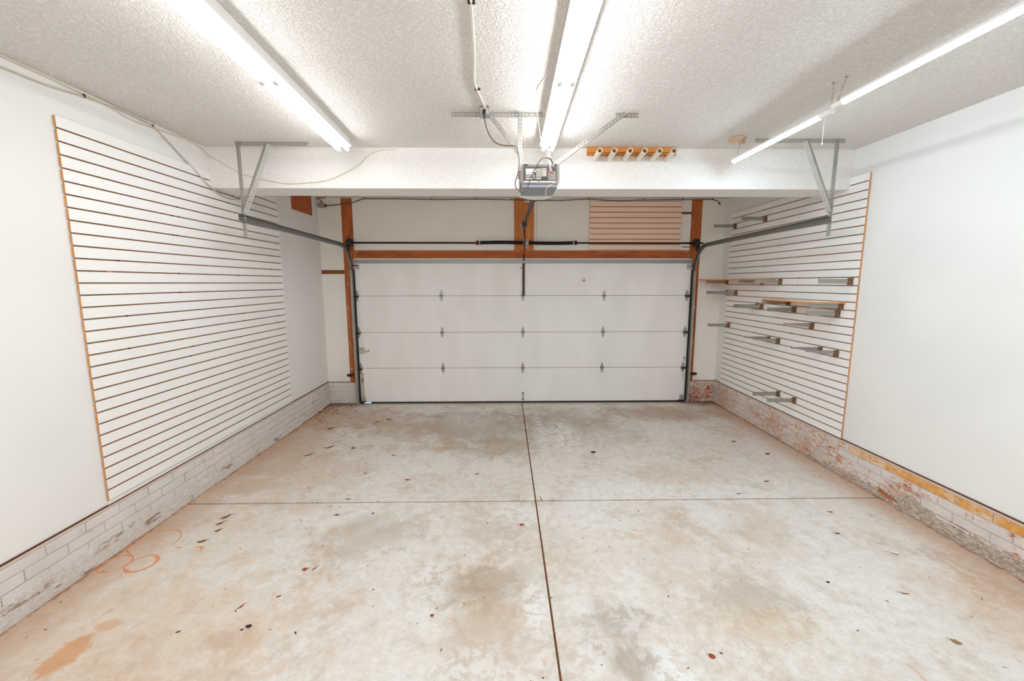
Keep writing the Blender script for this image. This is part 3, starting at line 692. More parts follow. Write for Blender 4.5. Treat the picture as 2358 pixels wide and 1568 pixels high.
mb = MB(); mb.box(.236, .242, 6.05, YD-.012, 2.590, 2.650); mb.box(.294, .300, 6.05, YD-.012, 2.590, 2.650); mb.box(.225, .311, YD-.018, YD-.0115, 2.590, 2.650); mb.build('header_bracket', GALV, op)
MB().sweep([(-.010, -.002), (.010, -.002), (.010, .002), (-.010, .002)], [(.270, 5.95, 2.59), (.270, 6.03, 2.42), (.270, 6.075, 2.20), (.270, 6.135, 2.13)]).build('door_arm', BLACK, op)
MB().tube(smoothpath([(.262, 5.93, 2.585), (.252, 5.935, 2.50), (.262, 5.94, 2.43), (.257, 5.96, 2.35), (.258, 5.98, 2.255)]), .0045, 6).build('release_rope', PINKR, op)
MB().tube([(.228, 5.985, 2.240), (.288, 5.985, 2.240)], .010, 8).build('release_handle', REDP, op)
MB().tube([(.258, 5.985, 2.225), (.258, 5.985, 2.255)], .008, 8).build('handle_knob', plain('orange_knob', '#e0622c', .5), op)

# hanging steel for the opener ------------------------------------------------------
def angle(mb, P, d, w1, w2, L, W=.032, holes2=True, r=.0060, pitch=.0254):
    mb.perf(P, d, w1, L, W, pitch, r, .0022)
    mb.perf(P, d, w2, L, W, pitch, r, .0022) if holes2 else mb.perf(P, d, w2, L, W, L, .001, .0022)
    return mb
oh = root('opener_hanger', (.10, 3.18, 2.56), 'galvanised perforated angle hanger carrying the door opener', 'hanger')
angle(MB(), (-.378, 3.170, ZC-.001), (1, 0, 0), (0, 0, -1), (0, 1, 0), .650).build('ceiling_angle', GALVB, oh)
angle(MB(), (.097, 3.166, ZC-.004), (0, 0, -1), (1, 0, 0), (0, -1, 0), .455, .028).build('hanger_strap', GALVB, oh)
d = Vector((.095-(-.118), 0, 2.735-2.995)); angle(MB(), (-.126, 3.160, 2.998), d, (1, 0, 1), (0, -1, 0), d.length+.03, .028).build('brace', GALVB, oh)
MB().tube([(.112, 3.155, 2.995), (.112, 3.168, 2.995)], .007, 8).build('bolt', GALV, oh)
oh2 = root('opener_brace', (.62, 3.17, 2.66), 'long diagonal perforated steel brace from ceiling to right side of opener', 'brace')
angle(MB(), (.800, 3.172, ZC-.001), (1, 0, 0), (0, 0, -1), (0, 1, 0), .160).build('ceiling_angle', plain('dull_warm_steel', '#a89a8a', .5, .4), oh2)
a, b = Vector((.385, 3.155, 2.655)), Vector((.872, 3.158, 3.000)); d = b-a
angle(MB(), a, d, (-.6, 0, 1), (0, -1, 0), d.length, .030).build('diagonal_angle', GALVB, oh2)
MB().tube([(.862, 3.128, 3.0), (.862, 3.158, 3.0)], .007, 8).build('bolt', GALV, oh2)

# hanging steel for the tracks --------------------------------------------------------
def track_hanger(sx, xs, y, xa, xb, xd, label, zb=2.215):
    r = root('track_hanger', (xs, y, zb), label, 'hanger')
    angle(MB(), (xa, y, ZC-.001), (1, 0, 0), (0, 0, -1), (0, 1, 0), xb-xa).build('ceiling_angle', GALVB, r)
    mb = MB(); mb.perf((xs, y-.004, ZC-.002), (0, 0, -1), (sx, 0, .0), ZC-zb, .022, .0254, .0045, .0022); mb.perf((xs, y-.004, ZC-.002), (0, 0, -1), (0, -1, 0), ZC-zb, .018, .0254, .0045, .0022)
    mb.build('vertical_angle', GALVB, r)
    a, b = Vector((xs+sx*.015, y-.030, zb+.20)), Vector((xd, y-.028, ZC-.022)); d = b-a; pp = Vector((-d.z, 0, d.x)).normalized()
    mb = MB(); mb.perf(a, d, pp+Vector((0, .55, 0)), d.length, .034, .0254, .0058, .0022); mb.perf(a, d, -pp+Vector((0, .55, 0)), d.length, .034, .0254, .0058, .0022)
    mb.build('diagonal_angle', GALVB, r)
    MB().tube([(xs+sx*.014, y-.016, zb+.165), (xs+sx*.014, y+.004, zb+.165)], .008, 8).build('bolt', GALV, r)
    return r
track_hanger(1, -2.300, 3.830, -2.322, -1.700, -2.03, 'galvanised perforated hanger holding the left door track to the ceiling')
track_hanger(-1, 2.822, 3.690, 2.118, 2.885, 2.54, 'galvanised perforated hanger holding the right door track to the ceiling')

# ================================================================ LIGHTS
def emis(name, c, s_):
    m = bpy.data.materials.new(name); m.use_nodes = True; t = m.node_tree; t.nodes.remove(t.nodes['Principled BSDF'])
    e = t.nodes.new('ShaderNodeEmission'); e.inputs[0].default_value = c; e.inputs[1].default_value = s_
    t.links.new(e.outputs[0], t.nodes['Material Output'].inputs[0]); return m
TUBE = emis('glowing_fluorescent_tube', TUBE_C, TUBE_L); TUBE_A = emis('dimmed_fluorescent_tube', TUBE_C, TUBE_AL); LED = emis('glowing_led_diffuser', LED_C, LED_L)  # front left tubes set dimmer to hold down the left wall's brightness
def strip_light(xc0, y0, xc1, y1, label, glow):
    """two end-to-end pairs of tubes under one channel; (xc0,y0) near end, (xc1,y1) far end"""
    r = root('strip_light', ((xc0+xc1)/2, (y0+y1)/2, ZC-.10), label, 'ceiling light')
    L = y1-y0; fx = lambda y: xc0+(xc1-xc0)*(y-y0)/L
    pr = [(-.066, ZC-.070), (.066, ZC-.070), (.050, ZC-.0005), (-.050, ZC-.0005)]
    MB().prism(pr, lambda u, v, t: (fx(t)+u, t, v), y0, y1).build('housing', LAMPW, r)
    h = L/2
    for s0 in (y0, y0+h):
        for dx in (-.036, .036):
            a, b = s0+.026, s0+h-.026
            MB().tube([(fx(a)+dx, a, ZC-.098), (fx(b)+dx, b, ZC-.098)], .0155, 10).build('tube', glow, r)
            for e, e2 in ((s0+.002, a), (b, s0+h-.002)):
                so = box(fx(e)+dx-.011, fx(e)+dx+.011, e, e2, ZC-.112, ZC-.070).build('lamp_socket', LAMPW, r)
    return r
strip_light(-1.262, 1.29, -1.352, 3.72, 'bright white twin-tube ceiling strip light at left', TUBE_A)
strip_light(.327, 1.29, .360, 3.70, 'bright white twin-tube ceiling strip light at centre above the opener', TUBE)
strip_light(-1.25, -1.9, -1.25, .5, 'added unseen twin-tube strip light at left, behind the viewpoint', TUBE)  # unseen fixture added as fill light from behind the camera
strip_light(.33, -1.9, .33, .5, 'added unseen twin-tube strip light at centre, behind the viewpoint', TUBE)  # second unseen fill fixture, added to brighten the room from behind
def chain(parent, p0, p1, n):
    p0, p1 = Vector(p0), Vector(p1); mb = MB(); L = (p1-p0).length/n
    for i in range(n):
        c = p0+(p1-p0)*((i+.5)/n); ax = Vector((1, 0, 0)) if i % 2 else Vector((0, 1, 0)); d = (p1-p0).normalized()
        mb.tube([c+ax*.0045*math.cos(a)+d*L*.62*math.sin(a) for a in [2*PI*j/8 for j in range(9)]], .0013, 4, cap=False)
    mb.build('chain', GALV, parent)
def led_light(x0, y0, x1, y1, z, label, hooks, housing_ext=.05, sw=False):
    r = root('hanging_tube_light', ((x0+x1)/2, (y0+y1)/2, z), label, 'ceiling light')
    d = Vector((x1-x0, y1-y0, 0)).normalized(); s_ = Vector((d.y, -d.x, 0)); k = 8
    def half(rad, a0, a1, A, B, name, mat, zo=0):
        poly = [(rad*math.cos(a0+(a1-a0)*i/k), zo+rad*math.sin(a0+(a1-a0)*i/k)) for i in range(k+1)]
        MB().prism(poly, lambda u, v, t: Vector((x0, y0, z+v))+s_*u+d*t, A, B).build(name, mat, r)
    L = (Vector((x1, y1, 0))-Vector((x0, y0, 0))).length
    half(.0175, PI, 2*PI, 0, L, 'diffuser', LED)
    half(.0185, 0, PI, -housing_ext, L+housing_ext*.3, 'housing', LAMPW)
    MB().prism([(-.026, .002), (.026, .002), (.020, .018), (-.020, .018)], lambda u, v, t: Vector((x0, y0, z+v))+s_*u+d*t, 0, L).build('reflector', LAMPW, r)
    for e0, e1 in ((-housing_ext, 0), (L, L+.012)): half(.0185, PI, 2*PI, e0, e1, 'end_cap', LAMPW)
    for h, top in hooks: chain(r, (h[0], h[1], z+.016), top, 11)
    for h, top in hooks: MB().tube([(top[0]-.008, top[1], ZC-.001), (top[0], top[1], ZC-.012), (top[0]+.008, top[1], ZC-.001)], .002, 5).build('ceiling_hook', KN, r)
    if sw:
        e = Vector((x0, y0, 0))-d*.03
        MB().tube([(e.x-.004, e.y, z-.018), (e.x-.004, e.y, z-.165)], .0022, 6).build('pull_cord', WPLAST, r)
        MB().tube([(e.x-.004, e.y, z-.165), (e.x-.004, e.y, z-.182)], [.003, .006], 6).build('cord_knob', WPLAST, r)
    return r
led_light(1.997, 2.765, 1.977, 3.748, 2.85, 'cool white tube light on chains nearer the beam, with pull cord', [((1.999, 2.69), (1.997, 2.690, ZC-.010)), ((1.979, 3.70), (1.990, 3.690, ZC-.010))], .085, True)
lr = led_light(1.961, 2.545, 1.99, 1.45, 2.85, 'cool white tube light on chains cut by the right frame edge', [((1.962, 2.60), (2.013, 2.612, ZC-.010)), ((1.99, 1.5), (1.99, 1.5, ZC-.010))], .075)
MB().tube(smoothpath([(1.998, 2.665, 2.853), (2.006, 2.66, 2.885), (1.990, 2.66, 2.920), (2.000, 2.655, 2.948), (2.020, 2.65, 2.950), (2.036, 2.645, 2.930), (2.030, 2.64, 2.905), (2.005, 2.63, 2.880), (1.966, 2.615, 2.862)]), .0032, 6).build('link_cord', WCABLE, label='thin cream cord linking the two hanging tube lights', cat='cord')
led_back = led_light(1.99, 1.36, 1.99, .2, 2.85, 'unseen cool white tube light on chains behind the right frame edge', [((1.99, .4), (1.99, .4, ZC-.010))], .05)  # unseen extra tube carrying the LED row on past the frame
# torn paper at the ceiling by the far chain
mb = MB(); k = 12; vs = []
for i in range(k+1):
    t = i/k; x = 1.885+.15*t; y = 3.650-.050*math.sin(PI*t)+.02*t
    vs += [(x, y, ZC-.003), (x+.012*math.sin(6*t), y+.030+.012*math.sin(9*t), ZC-.016-.012*math.sin(PI*t)), (x+.01, y+.042+.016*math.sin(11*t+1), ZC-.026-.026*abs(math.sin(7*t)))]
o = len(vs); vs += [tuple(Vector(v)+Vector((0, 0, -.0012))) for v in vs]
fs = []
for i in range(k):
    for j in range(2): a = i*3+j; fs += [(a, a+3, a+4, a+1), (a+o+1, a+o+4, a+o+3, a+o)]
mb.add(vs, fs); mb.build('torn_paper', plain('torn_tan_paper', '#dfc0a4', .8, var=.4, scale=30), label='torn tan paper flap hanging from ceiling where light chain is fixed', cat='paper')

# ================================================================ PVC pipe rack
pr = root('pipe_rack', (1.14, 3.93, 2.93), 'orange pine rail at ceiling and beam corner holding six ivory pipes', 'pipe rack')
box(.742, 1.548, 3.925, YB0+.002, 2.974, ZC-.0005).build('upper_rail', PINEW, pr, bevel=.002)
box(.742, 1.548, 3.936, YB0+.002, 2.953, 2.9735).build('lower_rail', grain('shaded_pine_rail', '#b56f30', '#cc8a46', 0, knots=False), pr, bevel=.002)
for i, (xa, xb) in enumerate(((.808, .818), (.932, .950), (1.068, 1.088), (1.193, 1.214), (1.322, 1.342), (1.446, 1.474))):
    p = MB().pipe((xa+.006, 3.735, 2.930), (xb, YB0-.003, 2.928), .0235, .0185, 18).build('pipe', PVC, pr)
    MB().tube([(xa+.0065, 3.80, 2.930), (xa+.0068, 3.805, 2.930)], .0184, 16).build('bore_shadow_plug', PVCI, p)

# ================================================================ CABLES
def cable(name, pts, r, mat, label, cat='cable', staples=(), smat=None, sub=5, sax='x'):
    pa = smoothpath(pts, sub)
    o = MB().tube(pa, r, 6).build(name, mat, label=label, cat=cat)
    for p in staples:
        p = Vector(p); a = .010
        if sax == 'x': b = box(p.x-a*.6, p.x+a*.6, p.y-.005, p.y+.005, p.z-.011, p.z+.011)
        elif sax == 'y': b = box(p.x-.005, p.x+.005, p.y-a*.6, p.y+a*.6, p.z-.010, p.z+.010)
        else: b = box(p.x-.016, p.x+.016, p.y-.005, p.y+.005, p.z-.006, p.z+.006)
        b.build('staple', smat or BRONZE, o)
    return o
xw = XL+.008
cable('wall_cable', [(xw, 1.6, 2.93), (xw, 2.0, 2.925), (xw, 2.438, 2.950), (xw, 2.637, 2.956), (xw, 2.879, 2.985), (xw, 3.03, 2.999), (xw, 3.19, 3.003), (xw, 3.406, 2.990), (xw+.004, 3.52, 2.928), (xw+.012, 3.738, 2.800), (xw+.025, 3.90, 2.690), (xw+.025, 4.02, 2.640), (xw+.02, 4.15, 2.618), (xw+.012, 4.28, 2.625), (xw+.015, 4.40, 2.655), (xw+.02, 4.50, 2.75)], .0062, GCABLE,
      'grey-beige cable drooping from left wall top past the beam end', staples=((xw, 2.88, 2.990), (xw, 3.402, 2.992)))
cable('wall_cable', [(xw+.002, 1.6, 3.000), (xw+.002, 2.0, 3.004), (xw+.002, 2.446, 3.006), (xw+.002, 2.882, 2.999), (xw+.010, 3.027, 2.995), (xw+.012, 3.14, 2.974), (xw+.012, 3.24, 2.966), (xw+.010, 3.406, 2.980), (xw+.004, 3.60, 2.995), (xw+.003, 3.735, 3.006), (xw+.01, 3.90, 2.985), (XL+.03, YB0-.006, 2.945), (-2.45, YB0-.006, 2.83), (-2.359, YB0-.006, 2.780), (-2.130, YB0-.006, 2.728), (-1.976, YB0-.006, 2.702), (-1.820, YB0-.006, 2.707), (-1.583, YB0-.010, 2.738), (-1.343, YB0-.012, 2.848), (-1.221, YB0-.008, 2.950), (-1.120, YB0-.006, 2.990), (-1.03, YB0-.006, 3.000), (-.97, YB0-.006, 2.999)], .0034, YCABLE if False else plain('cream_thin_cord', '#dfcdb4', .5),
      'thin cream cord running along left wall top then sagging across beam face', 'cord')
yc = YD-.016
cable('wall_cable', [(-2.550, yc+.004, 2.905), (-2.42, yc, 2.912), (-2.314, yc, 2.928), (-2.230, yc, 2.940), (-2.159, yc, 2.952), (-2.06, yc, 2.985), (-2.0, yc, 2.998), (-1.5, yc, 2.998), (-.95, yc, 2.990), (-.415, yc, 2.997), (.234, yc, 2.986), (.484, yc, 2.981), (.8, yc, 2.983), (1.205, yc, 2.999), (1.614, yc, 2.979), (1.992, yc, 2.990), (2.623, yc, 2.997), (2.908, yc, 3.000), (3.003, yc, 2.998), (3.07, yc, 2.980), (3.102, yc, 2.950)], .0060, BCABLE,
      'brown-grey cable stapled across the top of the end wall', staples=[(x, yc, z+.006) for x, z in ((-2.0, 2.998), (-1.05, 2.992), (-.415, 2.997), (.10, 2.992), (.30, 2.984), (.62, 2.983), (1.205, 2.999), (1.992, 2.99), (2.57, 2.997), (3.0, 2.998))], smat=BLACK, sax='y')
jb = root('junction_box', (-2.61, 6.2, 2.875), 'small grey metal junction box on end wall near left corner', 'junction box')
box(-2.655, -2.565, YD-.045, YD+.001, 2.875, 2.930).build('box_body', GALVB, jb, bevel=.003)
MB().tube([(-2.566, yc, 2.903), (-2.545, yc, 2.903)], .012, 8).build('cable_clamp', BLACK, jb)
cable('box_cable', [(-2.61, YD-.02, 2.929), (-2.612, YD-.02, 2.955), (-2.635, YD-.02, 2.985), (-2.665, YD-.04, 2.995)], .006, BCABLE, 'short curved cable rising from the metal junction box', 'cable')
MB().tube([(3.102, yc, 2.953), (3.112, yc, 2.930)], .012, 8).build('cable_end', BLACK, label='black taped end of cable near the right back corner', cat='cable end')
cable('wall_wire', [(.462, YD-.006, 3.0), (.458, YD-.006, 2.93), (.462, YD-.006, 2.75), (.458, YD-.006, 2.6), (.460, YD-.006, 2.42), (.462, YD-.006, 2.31), (.44, YD-.006, 2.295)], .0022, GCABLE, 'thin vertical wire right of the centre boards on end wall', 'wire')
MB().tube([(XL+.03, 6.10, 2.985), (XL+.16, 6.12, 2.995)], .006, 6).build('red_wire_end', REDP, label='bright red wire end poking from behind the beam beside plywood patch', cat='wire')
cable('ceiling_cable', [(-.145, 1.2, ZC-.007), (-.145, 1.6, ZC-.007), (-.143, 1.981, ZC-.007), (-.148, 2.132, ZC-.007), (-.162, 2.434, ZC-.007), (-.180, 2.674, ZC-.007), (-.172, 2.80, ZC-.007), (-.141, 3.026, ZC-.007), (-.138, 3.06, ZC-.014)], .0062, WCABLE,
      'thick white cable along the ceiling feeding the outlet box', staples=((-.142, 1.985, ZC-.006), (-.168, 2.803, ZC-.006)), sax='z')
cable('ceiling_wire', [(.246, 1.2, ZC-.004), (.246, 1.975, ZC-.004), (.254, 2.159, ZC-.004), (.240, 2.304, ZC-.004), (.248, 2.518, ZC-.004), (.238, 2.65, ZC-.004), (.205, 2.80, ZC-.004), (.235, 2.93, ZC-.004), (.268, 3.03, ZC-.004), (.28, 3.10, ZC-.004)], .0028, WCABLE, 'thin white wire beside the centre strip light', 'wire')
ob = root('outlet_box', (-.14, 3.12, 2.95), 'metal ceiling outlet box on the hanger angle with black plug', 'outlet')
box(-.175, -.105, 3.075, 3.160, 2.968, ZC-.0005).build('box_body', GALVB, ob, bevel=.002)
box(-.170, -.110, 3.068, 3.075, 2.966, 3.010).build('cover_plate', GALV, ob)
for x in (-.165, -.115): MB().tube([(x, 3.06, 3.010), (x, 3.075, 3.010)], .005, 6).build('clamp_screw', KN, ob)
box(-.156, -.124, 3.063, 3.069, 2.972, 2.996).build('socket_face', LABT, ob)
MB().tube([(-.140, 3.058, 2.985), (-.140, 3.045, 2.965), (-.139, 3.045, 2.930)], [.012, .012, .005], 8).build('plug', BLACKP, ob)
cable('power_cord', [(-.139, 3.046, 2.932), (-.128, 3.05, 2.880), (-.105, 3.06, 2.825), (-.075, 3.07, 2.790), (-.037, 3.08, 2.770), (.02, 3.09, 2.766), (.066, 3.095, 2.766), (.088, 3.095, 2.755), (.097, 3.09, 2.71), (.103, 3.075, 2.660), (.098, 3.06, 2.600), (.082, 3.055, 2.540), (.072, 3.055, 2.500), (.082, 3.055, 2.470), (.110, 3.055, 2.452), (.136, 3.055, 2.448), (.158, 3.055, 2.470), (.175, 3.055, 2.520), (.200, 3.055, 2.580), (.232, 3.055, 2.640), (.262, 3.06, 2.672), (.295, 3.07, 2.682), (.325, 3.085, 2.672), (.345, 3.11, 2.645)], .0042, CORDB,
      'brown power cord looping from outlet box around front of the opener', 'cord')
for i, (dx, e) in enumerate(((0, .318), (.006, .326), (-.005, .334))):
    cable('signal_wire', [(.315+dx, 3.60, 2.945), (.318+dx, 3.45, 2.90), (.312+dx*1.5, 3.20, 2.78), (.308+dx*2, 3.10, 2.72), (.314+dx, 3.085, 2.66), (e, 3.083, 2.592)], .0018, WPLAST, ('left', 'middle', 'right')[i]+' thin white wire dropping from strip light end to opener terminals', 'wire', group='signal wires') if False else cable('signal_wire', [(.315+dx, 3.60, 2.945), (.318+dx, 3.45, 2.90), (.312+dx*1.5, 3.20, 2.78), (.308+dx*2, 3.10, 2.72), (.314+dx, 3.085, 2.66), (e, 3.083, 2.592)], .0018, WPLAST, ('left', 'middle', 'right')[(1, 2, 0)[i]]+'most thin white wire dropping from strip light end to opener terminals', 'wire')
cable('loose_wire', [(.355, 3.09, 2.527), (.345, 3.075, 2.508), (.318, 3.07, 2.494), (.298, 3.07, 2.478), (.288, 3.07, 2.450), (.292, 3.07, 2.425)], .0018, YCABLE, 'yellowish thin wire dangling off the lower right corner of the opener', 'wire')
cable('ceiling_string', [(.198, 2.98, ZC-.003), (.202, 3.02, ZC-.02), (.160, 3.12, 2.905), (.138, 3.20, 2.87), (.150, 3.30, 2.84), (.175, 3.5, 2.80), (.185, 3.75, 2.85)], .0016, YCABLE, 'thin tan string from ceiling hook past the hanger strap', 'string')
cable('ceiling_string', [(.205, 2.985, ZC-.003), (.215, 3.02, 2.99), (.235, 3.12, 2.95), (.262, 3.30, 2.93), (.280, 3.45, 2.93)], .0026, WCABLE, 'white string from ceiling hook to the centre strip light', 'string')
# safety sensors with their wires
for sg, x, xs, lab in ((1, -2.345, -2.318, 'left'), (-1, 2.872, 2.832, 'right')):
    r = root('safety_sensor', (x, 6.13, .43), 'black safety sensor low on the %s door track' % lab, 'sensor')
    MB().tube([(x-.0, 6.10, .455), (x+sg*.045, 6.10, .455)], [.017, .024], 10).build('sensor_eye', BLACKP, r)
    box(min(x+sg*.03, x+sg*.08), max(x+sg*.03, x+sg*.08), 6.085, 6.112, .435, .478).build('sensor_body', BLACKP, r, bevel=.004)
    box(min(x+sg*.07, x+sg*.085), max(x+sg*.07, x+sg*.085), 6.09, 6.150, .452, .474).build('mount_arm', BLACKP, r)
    mid = [(-2.285 if sg > 0 else 2.815, YF-.004, 2.05), (xs+.02*sg, YF-.004, 1.80), (xs+.0, YF-.004, 1.45), (xs+.012*sg, YF-.004, 1.2), (xs+.004*sg, YF-.004, .92), (xs+.01*sg, YF-.004, .70), (xs+.006*sg, YF-.004, .53), (xs+.012*sg, YF-.03, .47)]
    cable('sensor_wire', mid, .0020, YCABLE, 'thin yellowish sensor wire stapled down the %s timber post' % lab, 'wire', staples=[mid[1], mid[2], mid[4], mid[6]], smat=WPLAST, sax='y')
cable('header_wire', [(-2.19, YF-.005, 2.10), (-2.175, YF-.005, 2.20), (-2.150, YF-.006, 2.262), (-1.9, YF-.006, 2.264), (-1.2, YF-.006, 2.266), (-.3, YF-.006, 2.27), (.25, YF-.006, 2.268), (.8, YF-.006, 2.276), (1.7, YF-.006, 2.272), (2.3, YF-.006, 2.268), (2.66, YF-.006, 2.258), (2.70, YF-.005, 2.18), (2.715, YF-.006, 2.10)], .0016, YCABLE, 'very thin wire stapled along the timber header', 'wire', staples=[(-2.150, YF-.006, 2.262), (2.66, YF-.006, 2.258)], smat=WPLAST, sax='y')
# little hook ring on the right corner
MB().tube([(3.208-.0, 6.10+.018*math.cos(a), 2.522+.018*math.sin(a)) for a in [2*PI*j/10 for j in range(11)]], .003, 5, cap=False).build('wall_ring', PVC, label='tiny cream ring on right wall near back corner', cat='ring')

# ================================================================ SHELF BRACKETS
FX = XR-.0206
def proto_bracket(taper):
    r = root('shelf_bracket', (FX, 0, 0), 'x', 'shelf bracket', 'steel shelf brackets on the slat wall')
    h0, h1 = (.046, .012) if taper else (.044, .040)
    L = .306; zt = .022 if not taper else .030
    MB().prism([(-.030, zt), (-.030, zt-h0), (-L, zt-h1), (-L, zt)], lambda u, v, t: (FX+u, t, v), -.0025, .0025).build('arm', BRK, r)
    mb = MB(); mb.box(FX-L, FX-.030, -.006, .006, zt-.0022, zt); 
    mb.build('arm_flange', BRK, r)
    MB().prism([(-L-.004, zt-h1-.001), (-L, zt-h1-.001), (-L, zt+.010), (-L-.004, zt+.010)], lambda u, v, t: (FX+u, t, v), -.006, .006).build('tip_lip', BRK, r)
    mb = MB(); mb.box(FX-.036, FX-.0005, -.0145, .0145, -.031, .031); mb.build('foot', BRKD, r, bevel=.002)
    mb = MB(); mb.box(FX-.005, FX+.0, -.019, .019, -.038, .038); mb.box(FX-.002, FX+.010, -.019, .019, .0350, .0372); mb.build('mount_plate', BRK, r)
    return r
def copy_tree(o, parent=None):
    c = o.copy(); COL.objects.link(c); c.parent = parent
    for ch in o.children: copy_tree(ch, c)
    return c
specs = [ # y, slat centre index, tapered, label
 (5.871, 29.5, 0, 'upper-left steel bracket highest on the right slat wall, nearest the door'),
 (5.199, 29.5, 0, 'upper steel bracket highest on right slat wall, farther from the door'),
 (5.994, 19.5, 0, 'steel bracket under the long white shelf at its door end'),
 (5.163, 19.5, 0, 'steel bracket under the long white shelf, second from its near end'),
 (4.820, 19.5, 0, 'steel bracket at the near end of the long white shelf'),
 (3.829, 19.5, 0, 'lone bright steel bracket near the right edge of the slat panel'),
 (5.734, 17.5, 0, 'steel bracket just below the long shelf, front one of an overlapping pair'),
 (5.968, 17.5, 0, 'steel bracket just below the long shelf, rear one of an overlapping pair'),
 (4.649, 16.5, 0, 'steel bracket under the left end of the short orange-edged shelf'),
 (3.909, 16.5, 0, 'steel bracket under the right end of the short orange-edged shelf'),
 (3.937, 15.5, 0, 'steel bracket one slat below the right end of the short shelf'),
 (4.544, 15.5, 0, 'steel bracket one slat below the middle of the short shelf'),
 (5.130, 15.5, 0, 'steel bracket left of the short shelf, front one of a close pair'),
 (5.227, 15.5, 0, 'steel bracket left of the short shelf, rear one of a close pair'),
 (5.866, 11.5, 0, 'lone steel bracket beside the back corner at mid height'),
 (4.257, 13.5, 1, 'lone tapered steel bracket below the short shelf'),
 (4.943, 10.5, 1, 'tapered steel bracket, rear one of the left tapered pair'),
 (4.766, 10.5, 1, 'tapered steel bracket, front one of the left tapered pair'),
 (4.113, 10.5, 1, 'tapered steel bracket, rear one of the right tapered pair'),
 (3.904, 10.5, 1, 'tapered steel bracket nearest the slat panel edge, front of right pair'),
 (4.685, 2.5, 0, 'lowest steel bracket near the floor, rear one of two'),
 (4.414, 2.5, 0, 'lowest steel bracket near the floor, front one of two')]
pro = {0: proto_bracket(0), 1: proto_bracket(1)}; used = {0: False, 1: False}
for y, k, tp, lab in specs:
    o = pro[tp] if not used[tp] else copy_tree(pro[tp]); 
    if not used[tp]: used[tp] = True
    o.location = (FX, y, ZSR+.004+k*P_); o['label'] = lab
    if tp: o['group'] = 'tapered steel brackets on the slat wall'
# shelves
def shelf(poly, z, label):
    r = root('wall_shelf', (sum(p[0] for p in poly)/4, sum(p[1] for p in poly)/4, z), label, 'shelf')
    fn = lambda u, v, t: (u, v, t)
    MB().prism(poly, fn, z, z+.0135).build('board', PINEO, r)
    MB().prism([(p[0], p[1]) for p in poly], fn, z+.0137, z+.0152).build('white_face', SHELFT, r)
    return r
PINEO = grain('orange_shelf_edge', '#d07a2c', '#e39440', 1, knots=False, rough=.5)
z1 = ZSR+.004+19.5*P_+.0225; shelf([(2.925, 4.925), (FX-.002, 4.925), (FX-.002, 6.195), (2.870, 6.195)], z1, 'long white shelf board with orange edge reaching the back corner')
z2 = ZSR+.004+16.5*P_+.0225; shelf([(2.905, 3.868), (FX-.002, 3.868), (FX-.002, 4.70), (2.905, 4.70)], z2, 'short white shelf board with bright orange edge near slat panel edge')

# ================================================================ LEAVES AND LITTER
LM = [plain('dry_brown_leaf', '#8a4a24', .8, var=.3, scale=40), plain('rust_red_leaf', '#a8441c', .8, var=.3, scale=40), plain('dark_leaf', '#35190f', .8, var=.3, scale=40), plain('tan_leaf', '#a07c52', .8, var=.25, scale=40), plain('olive_leaf', '#7d6232', .8, var=.3, scale=40), plain('orange_leaf', '#d0743a', .8, var=.2, scale=40)]
def leaf(x, y, L, W, ang, mi, label, curl=.3):
    rnd = random.Random(int((x*31+y*17)*1000)); n = 6; vs = []; c, s_ = math.cos(ang), math.sin(ang)
    for i in range(n+1):
        t = i/n; wd = W*math.sin(PI*min(.97, t*.94+.05))**.8*(1+rnd.uniform(-.2, .2)); zc = .001+curl*L*.35*(2*t-1)**2+rnd.uniform(0, .001)
        for k, q in ((-1, .5), (0, 0), (1, .5)):
            u = (t-.5)*L; v = k*wd/2; vs.append((x+u*c-v*s_, y+u*s_+v*c, zc+q*curl*W*.5))
    o = len(vs); vs += [(a, b, d+.0012) for a, b, d in vs]
    fs = []
    for i in range(n):
        for k in range(2): a = i*3+k; fs += [(a, a+1, a+4, a+3), (a+o, a+o+3, a+o+4, a+o+1)]
        fs += [(i*3, i*3+3, i*3+3+o, i*3+o), (i*3+2, i*3+2+o, i*3+5+o, i*3+5)]
    fs += [(0, o, o+1, 1), (1, o+1, o+2, 2), (3*n, 3*n+1, 3*n+1+o, 3*n+o), (3*n+1, 3*n+2, 3*n+2+o, 3*n+1+o)]
    mb = MB(); mb.smooth = True; mb.add(vs, fs)
    r = mb.build('leaf', LM[mi], label=label, cat='leaf')
    if L > .03:
        a = Vector((x+.5*L*c, y+.5*L*s_, .004)); b = a+Vector((c, s_, 0))*L*.35
        MB().tube([a, (a+b)/2+Vector((0, 0, .002)), b+Vector((0, 0, -.001))], .0009, 4).build('stem', LM[0], r)
    return r
